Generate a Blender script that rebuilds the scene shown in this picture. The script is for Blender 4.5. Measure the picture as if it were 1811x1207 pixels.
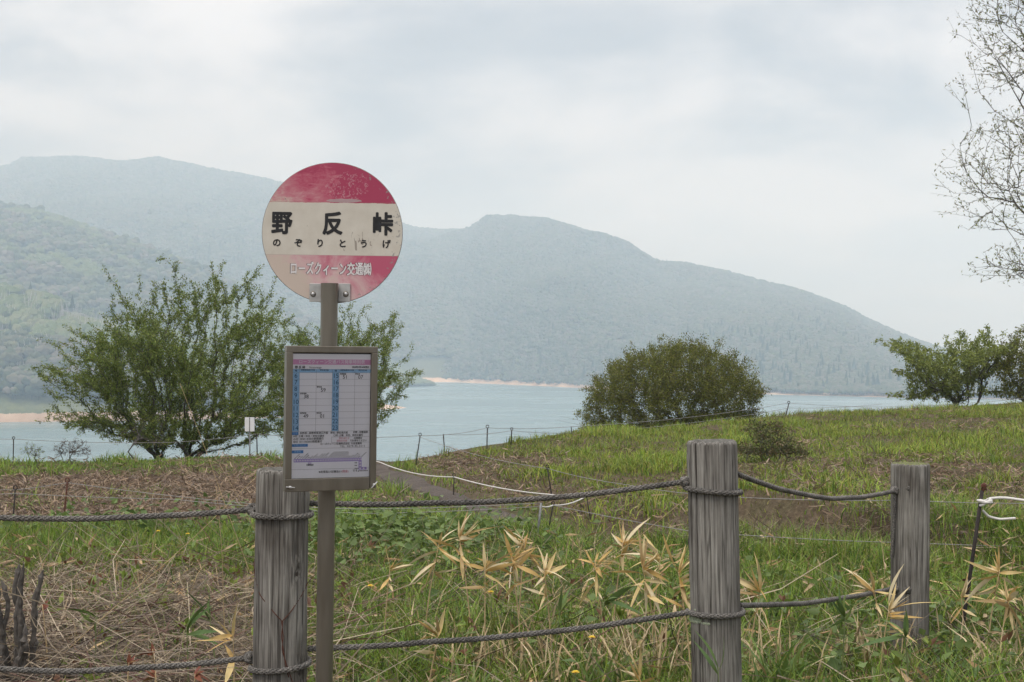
import bpy, math, random
import numpy as np
from mathutils import Vector, Matrix

for o in list(bpy.data.objects):
    bpy.data.objects.remove(o)
SC = bpy.context.scene
COL = SC.collection
PI = math.pi
R = math.radians
rng = np.random.default_rng(7)
random.seed(7)

# ------------------------------------------------------------------ camera
EYE = 1.4
FPX = 2515.3           # focal length in photograph pixels (50 mm on 36 mm, 1811 px wide)
cam_d = bpy.data.cameras.new('camera')
cam_d.lens = 50.0
cam_d.sensor_width = 36.0
cam_d.clip_start = 0.05
cam_d.clip_end = 20000
cam = bpy.data.objects.new('camera', cam_d)
cam.location = (0, 0, EYE)
cam.rotation_euler = (PI / 2, 0, 0)
COL.objects.link(cam)
SC.camera = cam

# ------------------------------------------------------------------ sky
SUN_EL, SUN_AZ = R(56), math.atan2(-0.55, -0.85)
W = bpy.data.worlds.new('World')
SC.world = W
W.use_nodes = True
nt = W.node_tree
N, L = nt.nodes, nt.links
for n in list(N):
    N.remove(n)
out = N.new('ShaderNodeOutputWorld')
bg = N.new('ShaderNodeBackground')
bg.inputs['Strength'].default_value = 0.1
L.new(bg.outputs[0], out.inputs[0])
sky = N.new('ShaderNodeTexSky')
sky.sky_type = 'NISHITA'
sky.sun_disc = False
sky.sun_elevation = SUN_EL
sky.sun_rotation = SUN_AZ
sky.altitude = 1500
sky.dust_density = 2.0
tc = N.new('ShaderNodeTexCoord')
sep = N.new('ShaderNodeSeparateXYZ')
L.new(tc.outputs['Generated'], sep.inputs[0])


def wmath(op, a, b=None, c=None, clamp=False):
    m = N.new('ShaderNodeMath')
    m.operation = op
    m.use_clamp = clamp
    for i, v in enumerate((a, b, c)):
        if v is None:
            continue
        if isinstance(v, (int, float)):
            m.inputs[i].default_value = v
        else:
            L.new(v, m.inputs[i])
    return m.outputs[0]


zz = wmath('MAXIMUM', sep.outputs['Z'], 0.0)
den = wmath('ADD', zz, 0.30)
cx = wmath('DIVIDE', sep.outputs['X'], den)
cy = wmath('DIVIDE', sep.outputs['Y'], den)
comb = N.new('ShaderNodeCombineXYZ')
L.new(cx, comb.inputs[0])
L.new(cy, comb.inputs[1])
comb.inputs[2].default_value = 5.2
n1 = N.new('ShaderNodeTexNoise')
n1.inputs['Scale'].default_value = 2.2
n1.inputs['Detail'].default_value = 6
n1.inputs['Roughness'].default_value = 0.52
n1.inputs['Distortion'].default_value = 0.25
L.new(comb.outputs[0], n1.inputs['Vector'])
ramp = N.new('ShaderNodeValToRGB')
ramp.color_ramp.interpolation = 'EASE'
e = ramp.color_ramp.elements
e[0].position, e[0].color = 0.36, (0.50, 0.52, 0.56, 1)
e[1].position, e[1].color = 0.66, (1.22, 1.205, 1.21, 1)
L.new(n1.outputs['Fac'], ramp.inputs[0])
# overcast luminance: brighter towards the zenith
lum = wmath('MULTIPLY_ADD', zz, 15.0, 3.4)
vm = N.new('ShaderNodeVectorMath')
vm.operation = 'SCALE'
L.new(ramp.outputs[0], vm.inputs[0])
L.new(lum, vm.inputs['Scale'])
mix = N.new('ShaderNodeMix')
mix.data_type = 'RGBA'
mix.inputs['Factor'].default_value = 0.90
L.new(sky.outputs[0], mix.inputs['A'])
L.new(vm.outputs[0], mix.inputs['B'])
L.new(mix.outputs['Result'], bg.inputs['Color'])

# ------------------------------------------------------------------ sun behind the clouds
sun_d = bpy.data.lights.new('sun', 'SUN')
sun_d.energy = 1.5
sun_d.angle = R(18)
sun_d.color = (1.0, 0.975, 0.94)
sun = bpy.data.objects.new('sun', sun_d)
sdir = Vector((math.sin(SUN_AZ) * math.cos(SUN_EL), math.cos(SUN_AZ) * math.cos(SUN_EL), math.sin(SUN_EL)))
sun.rotation_euler = sdir.to_track_quat('Z', 'Y').to_euler()
sun.location = (-5, -8, 14)
COL.objects.link(sun)

SC.view_settings.view_transform = 'Standard'
SC.view_settings.look = 'None'
SC.view_settings.exposure = 0.36
SC.view_settings.gamma = 1.0
SC.view_settings.use_curve_mapping = False
SC.render.engine = 'CYCLES'
cy_ = SC.cycles
cy_.max_bounces = 6
cy_.diffuse_bounces = 3
cy_.glossy_bounces = 3
cy_.transmission_bounces = 4
cy_.transparent_max_bounces = 8
cy_.volume_bounces = 2
cy_.sample_clamp_indirect = 4.0
cy_.use_denoising = True
try:
    cy_.denoiser = 'OPENIMAGEDENOISE'
    cy_.denoising_input_passes = 'RGB_ALBEDO_NORMAL'
    cy_.denoising_prefilter = 'ACCURATE'
except Exception:
    pass


# ================================================================== helpers
def P(px, py, Y):
    """World point seen at photograph pixel (px, py) at depth Y."""
    return Vector(((px - 905.5) / FPX * Y, Y, EYE - (py - 603.5) / FPX * Y))


def tag(o, label=None, cat=None, group=None, kind=None):
    if label:
        o['label'] = label
    if cat:
        o['category'] = cat
    if group:
        o['group'] = group
    if kind:
        o['kind'] = kind
    return o


def link(o, parent=None):
    COL.objects.link(o)
    if parent is not None:
        o.parent = parent
    return o


def empty(name, loc=(0, 0, 0), rz=0.0):
    o = bpy.data.objects.new(name, None)
    o.empty_display_size = 0.1
    o.location = loc
    o.rotation_euler = (0, 0, rz)
    return link(o)


def np_mesh(name, V, F, mat=None, smooth=False, attrs=None):
    """V (n,3), F either (m,k) array or a list of arrays with different k."""
    if not isinstance(F, (list, tuple)):
        F = [F]
    F = [np.asarray(f, dtype=np.int32) for f in F if len(f)]
    me = bpy.data.meshes.new(name)
    V = np.asarray(V, dtype=np.float32)
    me.vertices.add(len(V))
    me.vertices.foreach_set('co', V.ravel())
    nl = sum(f.size for f in F)
    npoly = sum(len(f) for f in F)
    me.loops.add(nl)
    me.loops.foreach_set('vertex_index', np.concatenate([f.ravel() for f in F]))
    me.polygons.add(npoly)
    tot = np.concatenate([np.full(len(f), f.shape[1], dtype=np.int32) for f in F])
    st = np.zeros(npoly, dtype=np.int32)
    st[1:] = np.cumsum(tot)[:-1]
    me.polygons.foreach_set('loop_start', st)
    me.polygons.foreach_set('loop_total', tot)
    if smooth:
        me.polygons.foreach_set('use_smooth', np.ones(npoly, dtype=bool))
    if attrs:
        for k, a in attrs.items():
            a = np.asarray(a, dtype=np.float32)
            if a.ndim == 1:
                at = me.attributes.new(k, 'FLOAT', 'POINT')
                at.data.foreach_set('value', a)
            else:
                at = me.attributes.new(k, 'FLOAT_COLOR', 'POINT')
                if a.shape[1] == 3:
                    a = np.concatenate([a, np.ones((len(a), 1), np.float32)], 1)
                at.data.foreach_set('color', a.ravel())
    me.update(calc_edges=True)
    if mat:
        me.materials.append(mat)
    return me


def obj(name, me, parent=None):
    return link(bpy.data.objects.new(name, me), parent)


class MB:
    """Collects simple solids, then links them as one mesh object."""

    def __init__(self):
        self.V, self.F, self.n = [], [], 0

    def add(self, V, F):
        V = np.asarray(V, float)
        self.V.append(V)
        for f in F:
            self.F.append([i + self.n for i in f])
        self.n += len(V)
        return self

    def box(self, lo, hi, bev=0.0):
        (x0, y0, z0), (x1, y1, z1) = lo, hi
        if bev <= 0:
            V = [(x0, y0, z0), (x1, y0, z0), (x1, y1, z0), (x0, y1, z0), (x0, y0, z1), (x1, y0, z1), (x1, y1, z1), (x0, y1, z1)]
            F = [(0, 3, 2, 1), (4, 5, 6, 7), (0, 1, 5, 4), (1, 2, 6, 5), (2, 3, 7, 6), (3, 0, 4, 7)]
            return self.add(V, F)
        import bmesh
        bm = bmesh.new()
        bmesh.ops.create_cube(bm, size=1.0)
        for v in bm.verts:
            v.co = Vector(((x0 + x1) / 2 + v.co.x * (x1 - x0), (y0 + y1) / 2 + v.co.y * (y1 - y0), (z0 + z1) / 2 + v.co.z * (z1 - z0)))
        bmesh.ops.bevel(bm, geom=list(bm.edges), offset=bev, segments=2, affect='EDGES', profile=0.5)
        bm.verts.index_update()
        V = [tuple(v.co) for v in bm.verts]
        F = [[v.index for v in f.verts] for f in bm.faces]
        bm.free()
        return self.add(V, F)

    def quad(self, a, b, c, d):
        return self.add([a, b, c, d], [(0, 1, 2, 3)])

    def tube(self, pts, rad, sides=8, cap=True):
        pts = np.asarray(pts, float)
        n = len(pts)
        rad = np.full(n, rad) if np.isscalar(rad) else np.asarray(rad, float)
        T = np.gradient(pts, axis=0)
        T /= np.linalg.norm(T, axis=1)[:, None] + 1e-9
        ref = np.array([0.0, 0.0, 1.0]) if abs(T[0, 2]) < 0.9 else np.array([1.0, 0, 0])
        A = np.cross(T, ref)
        A /= np.linalg.norm(A, axis=1)[:, None] + 1e-9
        B = np.cross(T, A)
        ang = np.arange(sides) * 2 * PI / sides
        V = pts[:, None, :] + rad[:, None, None] * (np.cos(ang)[None, :, None] * A[:, None, :] + np.sin(ang)[None, :, None] * B[:, None, :])
        V = V.reshape(-1, 3)
        F = []
        for i in range(n - 1):
            for j in range(sides):
                k = (j + 1) % sides
                F.append((i * sides + j, i * sides + k, (i + 1) * sides + k, (i + 1) * sides + j))
        if cap:
            F.append(tuple(range(sides))[::-1])
            F.append(tuple((n - 1) * sides + j for j in range(sides)))
        return self.add(V, F)

    def lathe(self, prof, sides=24, centre=(0, 0, 0)):
        """prof: list of (r, z) from bottom to top."""
        ang = np.arange(sides) * 2 * PI / sides
        V = []
        for r, z in prof:
            for a in ang:
                V.append((centre[0] + r * math.cos(a), centre[1] + r * math.sin(a), centre[2] + z))
        F = []
        for i in range(len(prof) - 1):
            for j in range(sides):
                k = (j + 1) % sides
                F.append((i * sides + j, i * sides + k, (i + 1) * sides + k, (i + 1) * sides + j))
        F.append(tuple(range(sides))[::-1])
        F.append(tuple((len(prof) - 1) * sides + j for j in range(sides)))
        return self.add(V, F)

    def mesh(self, name, mat, smooth=False):
        me = bpy.data.meshes.new(name)
        me.from_pydata([tuple(v) for v in np.concatenate(self.V)], [], self.F)
        if smooth:
            me.polygons.foreach_set('use_smooth', [True] * len(me.polygons))
        me.update()
        if mat:
            me.materials.append(mat)
        return me

    def build(self, name, mat, parent=None, smooth=False):
        return obj(name, self.mesh(name, mat, smooth), parent)


def vnoise(x, y, seed=0):
    """Smooth value noise in [0,1]."""
    x = np.asarray(x, float)
    y = np.asarray(y, float)
    xi, yi = np.floor(x).astype(np.int64), np.floor(y).astype(np.int64)
    xf, yf = x - xi, y - yi

    def h(a, b):
        v = (a * 374761393 + b * 668265263 + seed * 1274126177) & 0x7fffffff
        v = ((v ^ (v >> 13)) * 1274126177) & 0x7fffffff
        v = (v ^ (v >> 16)) & 0xffff
        return v / 65535.0
    u, v = xf * xf * (3 - 2 * xf), yf * yf * (3 - 2 * yf)
    return (h(xi, yi) * (1 - u) + h(xi + 1, yi) * u) * (1 - v) + (h(xi, yi + 1) * (1 - u) + h(xi + 1, yi + 1) * u) * v


def fbm(x, y, seed=0, oct=4):
    s, a, t = 0.0, 1.0, 0.0
    for i in range(oct):
        s = s + a * vnoise(x * 2 ** i + 17.3 * i, y * 2 ** i - 9.1 * i, seed + i)
        t += a
        a *= 0.5
    return s / t


def sstep(a, b, x):
    t = np.clip((np.asarray(x, float) - a) / (b - a), 0, 1)
    return t * t * (3 - 2 * t)


# ------------------------------------------------------------------ materials
def new_mat(name):
    m = bpy.data.materials.new(name)
    m.use_nodes = True
    t = m.node_tree
    for n in list(t.nodes):
        t.nodes.remove(n)
    o = t.nodes.new('ShaderNodeOutputMaterial')
    p = t.nodes.new('ShaderNodeBsdfPrincipled')
    t.links.new(p.outputs[0], o.inputs[0])
    return m, t, p, o


def nd(t, typ, **kw):
    n = t.nodes.new(typ)
    for k, v in kw.items():
        if k in n.inputs.keys():
            if hasattr(v, 'links'):
                t.links.new(v, n.inputs[k])
            else:
                n.inputs[k].default_value = v
        else:
            setattr(n, k, v)
    return n


def ramp_n(t, fac, stops):
    r = t.nodes.new('ShaderNodeValToRGB')
    e = r.color_ramp.elements
    while len(e) < len(stops):
        e.new(0.5)
    for i, (p, c) in enumerate(stops):
        e[i].position = p
        e[i].color = (c[0], c[1], c[2], 1) if len(c) == 3 else c
    t.links.new(fac, r.inputs[0])
    return r.outputs[0]


def mixc(t, fac, a, b, mode='MIX'):
    m = t.nodes.new('ShaderNodeMix')
    m.data_type = 'RGBA'
    m.blend_type = mode
    for k, v in (('Factor', fac), ('A', a), ('B', b)):
        if hasattr(v, 'links'):
            t.links.new(v, m.inputs[k])
        elif k == 'Factor':
            m.inputs[k].default_value = v
        else:
            m.inputs[k].default_value = (v[0], v[1], v[2], 1)
    return m.outputs['Result']


def mth(t, op, a, b=0.0, clamp=False):
    m = t.nodes.new('ShaderNodeMath')
    m.operation = op
    m.use_clamp = clamp
    for i, v in enumerate((a, b)):
        if hasattr(v, 'links'):
            t.links.new(v, m.inputs[i])
        else:
            m.inputs[i].default_value = v
    return m.outputs[0]


def bump(t, p, h, strength=0.3, dist=0.01):
    b = nd(t, 'ShaderNodeBump', Strength=strength, Distance=dist)
    t.links.new(h, b.inputs['Height'])
    t.links.new(b.outputs[0], p.inputs['Normal'])


def noise_vec(t, scale_vec, coord='Object'):
    c = t.nodes.new('ShaderNodeTexCoord')
    m = t.nodes.new('ShaderNodeMapping')
    m.inputs['Scale'].default_value = scale_vec
    t.links.new(c.outputs[coord], m.inputs[0])
    return m.outputs[0]


def mat_flat(name, col, rough=0.6, metal=0.0, var=0.12, scale=30.0, bumpd=0.0, spec=0.4):
    m, t, p, o = new_mat(name)
    v = noise_vec(t, (1, 1, 1))
    n = nd(t, 'ShaderNodeTexNoise', Vector=v, Scale=scale, Detail=5.0)
    c = ramp_n(t, n.outputs['Fac'], [(0.3, [x * (1 - var) for x in col]), (0.7, [min(1, x * (1 + var)) for x in col])])
    t.links.new(c, p.inputs['Base Color'])
    p.inputs['Roughness'].default_value = rough
    p.inputs['Metallic'].default_value = metal
    p.inputs['Specular IOR Level'].default_value = spec
    if bumpd:
        bump(t, p, n.outputs['Fac'], 0.5, bumpd)
    return m


def mat_leaf(name, trans=0.3, rough=0.55, attr='tint', spec=0.25):
    """Foliage whose colour comes from a per-leaf attribute."""
    m, t, p, o = new_mat(name)
    a = nd(t, 'ShaderNodeAttribute', attribute_name=attr)
    t.links.new(a.outputs['Color'], p.inputs['Base Color'])
    p.inputs['Roughness'].default_value = rough
    p.inputs['Specular IOR Level'].default_value = spec
    tr = nd(t, 'ShaderNodeBsdfTranslucent')
    t.links.new(a.outputs['Color'], tr.inputs['Color'])
    mx = nd(t, 'ShaderNodeMixShader')
    mx.inputs[0].default_value = trans
    t.links.new(p.outputs[0], mx.inputs[1])
    t.links.new(tr.outputs[0], mx.inputs[2])
    t.links.new(mx.outputs[0], o.inputs[0])
    return m


M = {}
M['leaf'] = mat_leaf('leaf')
M['grass'] = mat_leaf('grass', 0.28, 0.5)
M['straw'] = mat_leaf('straw', 0.15, 0.7)
M['bark'] = mat_flat('bark', (0.085, 0.075, 0.065), 0.85, var=0.5, scale=45, bumpd=0.006)
M['twig'] = mat_flat('twig', (0.075, 0.065, 0.058), 0.85, var=0.3, scale=25)

# ================================================================== the near ground
CX = [-60, -6.1, -3.4, -1.85, -1.45, -1.0, -0.2, 0.75, 4.25, 7.2, 9.7, 20, 60]
CYc = [17, 17, 17, 16.7, 16.4, 16, 17.6, 20, 24, 26, 27, 30, 40]
CZc = [-0.14, -0.14, -0.07, -0.12, -0.13, 0.04, 0.02, 0.0, 0.02, 0.11, 0.18, 0.5, 1.5]
PATH = np.array([(-1.75, 18.2), (-1.45, 16.4), (-0.95, 14.0), (0.15, 11.0), (1.1, 9.3), (1.9, 8.3), (2.9, 7.3), (4.6, 6.0), (7.5, 4.4)])


def path_dist(X, Y):
    """Signed distance to the path centre line, positive on the hill side."""
    X = np.asarray(X, float)
    Y = np.asarray(Y, float)
    best = np.full(X.shape, 1e9)
    sg = np.zeros(X.shape)
    for (ax, ay), (bx, by) in zip(PATH[:-1], PATH[1:]):
        dx, dy = bx - ax, by - ay
        L2 = dx * dx + dy * dy
        s = np.clip(((X - ax) * dx + (Y - ay) * dy) / L2, 0, 1)
        ex, ey = X - (ax + s * dx), Y - (ay + s * dy)
        d = np.hypot(ex, ey)
        side = np.sign(dx * ey - dy * ex)
        upd = d < best
        best = np.where(upd, d, best)
        sg = np.where(upd, side, sg)
    return best * sg


def ground(X, Y):
    X = np.asarray(X, float)
    Y = np.asarray(Y, float)
    yc = np.interp(X, CX, CYc)
    zc = np.interp(X, CX, CZc)
    # round the interpolated crest a little
    for d in (0.25, -0.25):
        zc = zc + np.interp(X + d, CX, CZc)
    zc = zc / 3
    pd = path_dist(X, Y)
    bank = 0.17 * sstep(0.45, 0.95 + 0.3 * vnoise(X * 0.9, Y * 0.9, 5), pd) * sstep(5.5, 8.0, Y)
    cut = sstep(1.2, 1.7, X) * sstep(3.4, 2.7, X)
    bank = bank * (1 - cut) + cut * (0.30 * sstep(1.30, 1.40 + 0.3 * vnoise(X * 2.2, Y * 2.2, 6), pd + 0.5 * (fbm(X * 1.3, Y * 1.3, 8, 3) - 0.5)) - 0.05 * sstep(0.5, 0.9, pd)) * sstep(5.5, 7.0, Y)
    base = -0.02 + bank
    w = sstep(0, 1, (Y - 7.0) / np.maximum(yc - 8.0, 1))
    front = base * (1 - w) + (zc + bank * 0.15) * w
    d = np.maximum(Y - yc, 0)
    back = zc - 0.16 * (d - 3.0 * (1 - np.exp(-d / 3.0)))
    h = np.where(Y <= yc, front, back)
    h = h + (fbm(X * 0.55, Y * 0.55, 11, 3) - 0.5) * (0.10 + 0.10 * sstep(0.8, 2.0, pd)) * sstep(4, 7, Y) * np.where(np.abs(pd) < 0.6, 0.35, 1.0)
    h = h + (fbm(X * 2.3, Y * 2.3, 21, 2) - 0.5) * 0.035
    h = h - 0.05 * np.exp(-(pd / 0.45) ** 2) * sstep(19, 17, Y)
    far = np.hypot(X, Y)
    h = h + (fbm(X * 0.03, Y * 0.03, 31, 3) - 0.5) * 6.0 * sstep(60, 160, far) - 3.0 * sstep(60, 160, far) * 0
    return h


def graded(lo, f0, f1, hi, fine, n):
    a = f0 - (np.geomspace(1, f0 - lo + 1, n) - 1)[::-1]
    b = np.arange(f0 + fine, f1, fine)
    c = f1 + (np.geomspace(1, hi - f1 + 1, n) - 1)
    return np.concatenate([a, b, c])


gx = graded(-420, -11, 15, 420, 0.13, 26)
gy = graded(-80, 3.0, 33, 460, 0.13, 30)
GX, GY = np.meshgrid(gx, gy)
GZ = ground(GX, GY)
nyy, nxx = GX.shape
idx = np.arange(nyy * nxx).reshape(nyy, nxx)
Fg = np.stack([idx[:-1, :-1], idx[:-1, 1:], idx[1:, 1:], idx[1:, :-1]], -1).reshape(-1, 4)

m, t, p, o = new_mat('meadow_soil')
v = noise_vec(t, (1, 1, 1))
na = nd(t, 'ShaderNodeTexNoise', Vector=v, Scale=0.8, Detail=4.0)
nb = nd(t, 'ShaderNodeTexNoise', Vector=v, Scale=22.0, Detail=8.0, Roughness=0.7)
c1 = ramp_n(t, nb.outputs['Fac'], [(0.3, (0.045, 0.034, 0.022)), (0.55, (0.11, 0.083, 0.055)), (0.75, (0.2, 0.16, 0.11))])
c2 = ramp_n(t, nb.outputs['Fac'], [(0.3, (0.03, 0.045, 0.014)), (0.7, (0.085, 0.115, 0.03))])
f = ramp_n(t, na.outputs['Fac'], [(0.56, (0, 0, 0)), (0.72, (0.6, 0.6, 0.6))])
t.links.new(mixc(t, f, c1, c2), p.inputs['Base Color'])
p.inputs['Roughness'].default_value = 0.95
p.inputs['Specular IOR Level'].default_value = 0.1
bump(t, p, nb.outputs['Fac'], 0.8, 0.03)
M['soil'] = m
tag(obj('ground', np_mesh('ground', np.stack([GX, GY, GZ], -1).reshape(-1, 3), Fg, M['soil'], True)), kind='structure')

# ------------------------------------------------------------------ dirt path, a sheet on the ground
m, t, p, o = new_mat('trodden_earth')
v = noise_vec(t, (1, 1, 1))
na = nd(t, 'ShaderNodeTexNoise', Vector=v, Scale=3.0, Detail=6.0)
nb = nd(t, 'ShaderNodeTexVoronoi', Vector=v, Scale=38.0)
nc = nd(t, 'ShaderNodeTexNoise', Vector=v, Scale=60.0, Detail=4.0)
c1 = ramp_n(t, na.outputs['Fac'], [(0.3, (0.055, 0.040, 0.031)), (0.7, (0.095, 0.074, 0.060))])
c2 = ramp_n(t, nc.outputs['Fac'], [(0.35, (0.55, 0.55, 0.55)), (0.7, (1.25, 1.25, 1.25))])
t.links.new(mixc(t, 0.8, c1, c2, 'MULTIPLY'), p.inputs['Base Color'])
p.inputs['Roughness'].default_value = 0.9
bump(t, p, nb.outputs['Distance'], 0.6, 0.02)
M['path'] = m
pts = []
for (a, b) in zip(PATH[:-1], PATH[1:]):
    n = max(2, int(np.hypot(*(b - a)) / 0.12))
    for k in range(n):
        pts.append(a + (b - a) * k / n)
pts = np.array(pts)
for _ in range(12):
    pts[1:-1] = (pts[:-2] + 2 * pts[1:-1] + pts[2:]) / 4
tn = np.gradient(pts, axis=0)
tn /= np.linalg.norm(tn, axis=1)[:, None]
nn = np.stack([-tn[:, 1], tn[:, 0]], 1)
S = np.linspace(-1, 1, 13)
k = np.arange(len(pts))
hw = 0.16 + 0.05 * (vnoise(k * 0.23, k * 0 + 2, 3) - 0.5) * 2
PX = pts[:, None, 0] + nn[:, None, 0] * S[None] * hw[:, None]
PY = pts[:, None, 1] + nn[:, None, 1] * S[None] * hw[:, None]
PZ = ground(PX, PY) + 0.012 + 0.012 * (1 - S[None] ** 2)
PZ[:, 0] -= 0.05
PZ[:, -1] -= 0.05
i2 = np.arange(PX.size).reshape(PX.shape)
Fp = np.stack([i2[:-1, :-1], i2[:-1, 1:], i2[1:, 1:], i2[1:, :-1]], -1).reshape(-1, 4)
tag(obj('path', np_mesh('path', np.stack([PX, PY, PZ], -1).reshape(-1, 3), Fp[:, ::-1], M['path'], True)), kind='structure')

# ================================================================== the lake
LAKE = -45.0
m, t, p, o = new_mat('lake_water')
v = noise_vec(t, (0.35, 0.12, 1))
na = nd(t, 'ShaderNodeTexNoise', Vector=v, Scale=1.0, Detail=5.0, Roughness=0.6)
v2 = noise_vec(t, (0.004, 0.016, 1))
nb = nd(t, 'ShaderNodeTexNoise', Vector=v2, Scale=1.0, Detail=3.0)
t.links.new(ramp_n(t, nb.outputs['Fac'], [(0.35, (0.125, 0.20, 0.215)), (0.65, (0.15, 0.225, 0.235))]), p.inputs['Base Color'])
t.links.new(ramp_n(t, nb.outputs['Fac'], [(0.4, (0.22, 0.22, 0.22)), (0.62, (0.30, 0.30, 0.30))]), p.inputs['Roughness'])
p.inputs['IOR'].default_value = 1.33
p.inputs['Specular IOR Level'].default_value = 0.35
bump(t, p, na.outputs['Fac'], 0.35, 0.8)
M['lake'] = m
lx = np.linspace(-4500, 4500, 10)
ly = np.linspace(150, 4800, 10)
LX, LY = np.meshgrid(lx, ly)
i3 = np.arange(100).reshape(10, 10)
Fl = np.stack([i3[:-1, :-1], i3[:-1, 1:], i3[1:, 1:], i3[1:, :-1]], -1).reshape(-1, 4)
tag(obj('lake', np_mesh('lake', np.stack([LX, LY, np.full(LX.shape, LAKE)], -1).reshape(-1, 3), Fl, M['lake'])), kind='structure')


# ================================================================== mountains
def mat_slope(name, dark, light, sand_top, scale=0.02):
    """Forested slope; bare drawdown sand below sand_top metres over the lake."""
    m, t, p, o = new_mat(name)
    g = t.nodes.new('ShaderNodeNewGeometry')
    na = nd(t, 'ShaderNodeTexNoise', Vector=g.outputs['Position'], Scale=scale, Detail=6.0, Roughness=0.65)
    nb = nd(t, 'ShaderNodeTexNoise', Vector=g.outputs['Position'], Scale=scale * 9, Detail=5.0, Roughness=0.7)
    c = ramp_n(t, na.outputs['Fac'], [(0.35, dark), (0.65, light)])
    c = mixc(t, 0.5, c, ramp_n(t, nb.outputs['Fac'], [(0.35, (0.5, 0.5, 0.5)), (0.65, (1.3, 1.3, 1.3))]), 'MULTIPLY')
    s = nd(t, 'ShaderNodeSeparateXYZ')
    t.links.new(g.outputs['Position'], s.inputs[0])
    zz_ = mth(t, 'ADD', s.outputs['Z'], mth(t, 'MULTIPLY', nb.outputs['Fac'], -2.5))
    zz_ = mth(t, 'ADD', zz_, mth(t, 'MULTIPLY', na.outputs['Fac'], -3.0))
    f = mth(t, 'GREATER_THAN', zz_, LAKE + sand_top - 2.7)
    nz = nd(t, 'ShaderNodeTexNoise', Vector=g.outputs['Position'], Scale=0.05, Detail=4.0)
    sand = ramp_n(t, nz.outputs['Fac'], [(0.35, (0.42, 0.27, 0.17)), (0.65, (0.62, 0.46, 0.32))])
    t.links.new(mixc(t, f, sand, c), p.inputs['Base Color'])
    p.inputs['Roughness'].default_value = 0.95
    p.inputs['Specular IOR Level'].default_value = 0.05
    return m


def interp_curve(pts, u):
    pts = np.asarray(pts, float)
    s = np.linspace(0, 1, len(pts))
    d = np.concatenate([[0], np.cumsum(np.abs(np.diff(pts[:, 0])))])
    s = d / d[-1]
    return np.stack([np.interp(u, s, pts[:, k]) for k in range(pts.shape[1])], 1)


def loft(name, ridge, foot, seed, nu, nv, prof=1.0, gully=25.0, mat=None, rough=6.0, drop=7.0):
    """Mountain side from a foot line at the water up to a ridge line and down behind it."""
    u = np.linspace(0, 1, nu)
    rp = interp_curve(ridge, u)          # px, py, D
    rp[:, 1] += drop                      # the trees on top add this much
    # foot sampled at the same px
    fo = np.asarray(foot, float)
    fd = np.interp(rp[:, 0], fo[:, 0], fo[:, 1])
    RX, RY = (rp[:, 0] - 905.5) / FPX * rp[:, 2], rp[:, 2]
    RZ = EYE - (rp[:, 1] - 603.5) / FPX * rp[:, 2]
    FX, FY = (rp[:, 0] - 905.5) / FPX * fd, fd
    tt = np.concatenate([np.linspace(-0.04, 1, nv), 1 + np.linspace(0, 1, nv // 3)[1:] ** 1.3 * 0.9])
    T, U = np.meshgrid(tt, u, indexing='ij')
    X = FX[None] + (RX - FX)[None] * T
    Y = FY[None] + (RY - FY)[None] * T
    up = np.sign(T) * np.abs(np.minimum(T, 1)) ** prof
    Z = LAKE + (RZ - LAKE)[None] * up
    Z = np.where(T > 1, LAKE + (RZ - LAKE)[None] * np.clip(1 - (T - 1) * 1.25, -0.05, 1), Z)
    env = np.clip(np.minimum(T, 1), 0, 1) ** 0.6 * np.clip(1.0 - np.minimum(T, 1), 0, 1) ** 0.5
    env = np.where(T > 1, 0.25 * np.clip((T - 1) * 4, 0, 1), env)
    wx = X + 60 * fbm(Y / 300, X / 300, seed + 9, 2)
    g1 = 1 - np.abs(fbm(wx / 230, Y / 700, seed, 4) * 2 - 1) * 2
    Z = Z + gully * env * g1 * np.clip((RZ - LAKE) / 260, 0.08, 1)[None]
    Z = Z + rough * (fbm(X / 45, Y / 60, seed + 3, 4) - 0.5) * np.clip(T * 6, 0, 1)
    i = np.arange(T.size).reshape(T.shape)
    F = np.stack([i[:-1, :-1], i[:-1, 1:], i[1:, 1:], i[1:, :-1]], -1).reshape(-1, 4)
    Vv = np.stack([X, Y, Z], -1)
    o = obj(name, np_mesh(name, Vv.reshape(-1, 3), F, mat, True))
    tag(o, kind='structure')
    return Vv, nv


def sample_loft(Vv, nv, n, tmin=0.05, tmax=1.0, seed=0):
    g = np.random.default_rng(seed)
    nu = Vv.shape[1]
    fi = (tmin + (tmax - tmin) * g.random(n)) * (nv - 1)
    fj = g.random(n) * (nu - 1.001)
    i0, j0 = np.floor(fi).astype(int), np.floor(fj).astype(int)
    i0 = np.clip(i0, 0, Vv.shape[0] - 2)
    a, b = (fi - i0)[:, None], (fj - j0)[:, None]
    return (Vv[i0, j0] * (1 - a) + Vv[i0 + 1, j0] * a) * (1 - b) + (Vv[i0, j0 + 1] * (1 - a) + Vv[i0 + 1, j0 + 1] * a) * b


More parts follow.
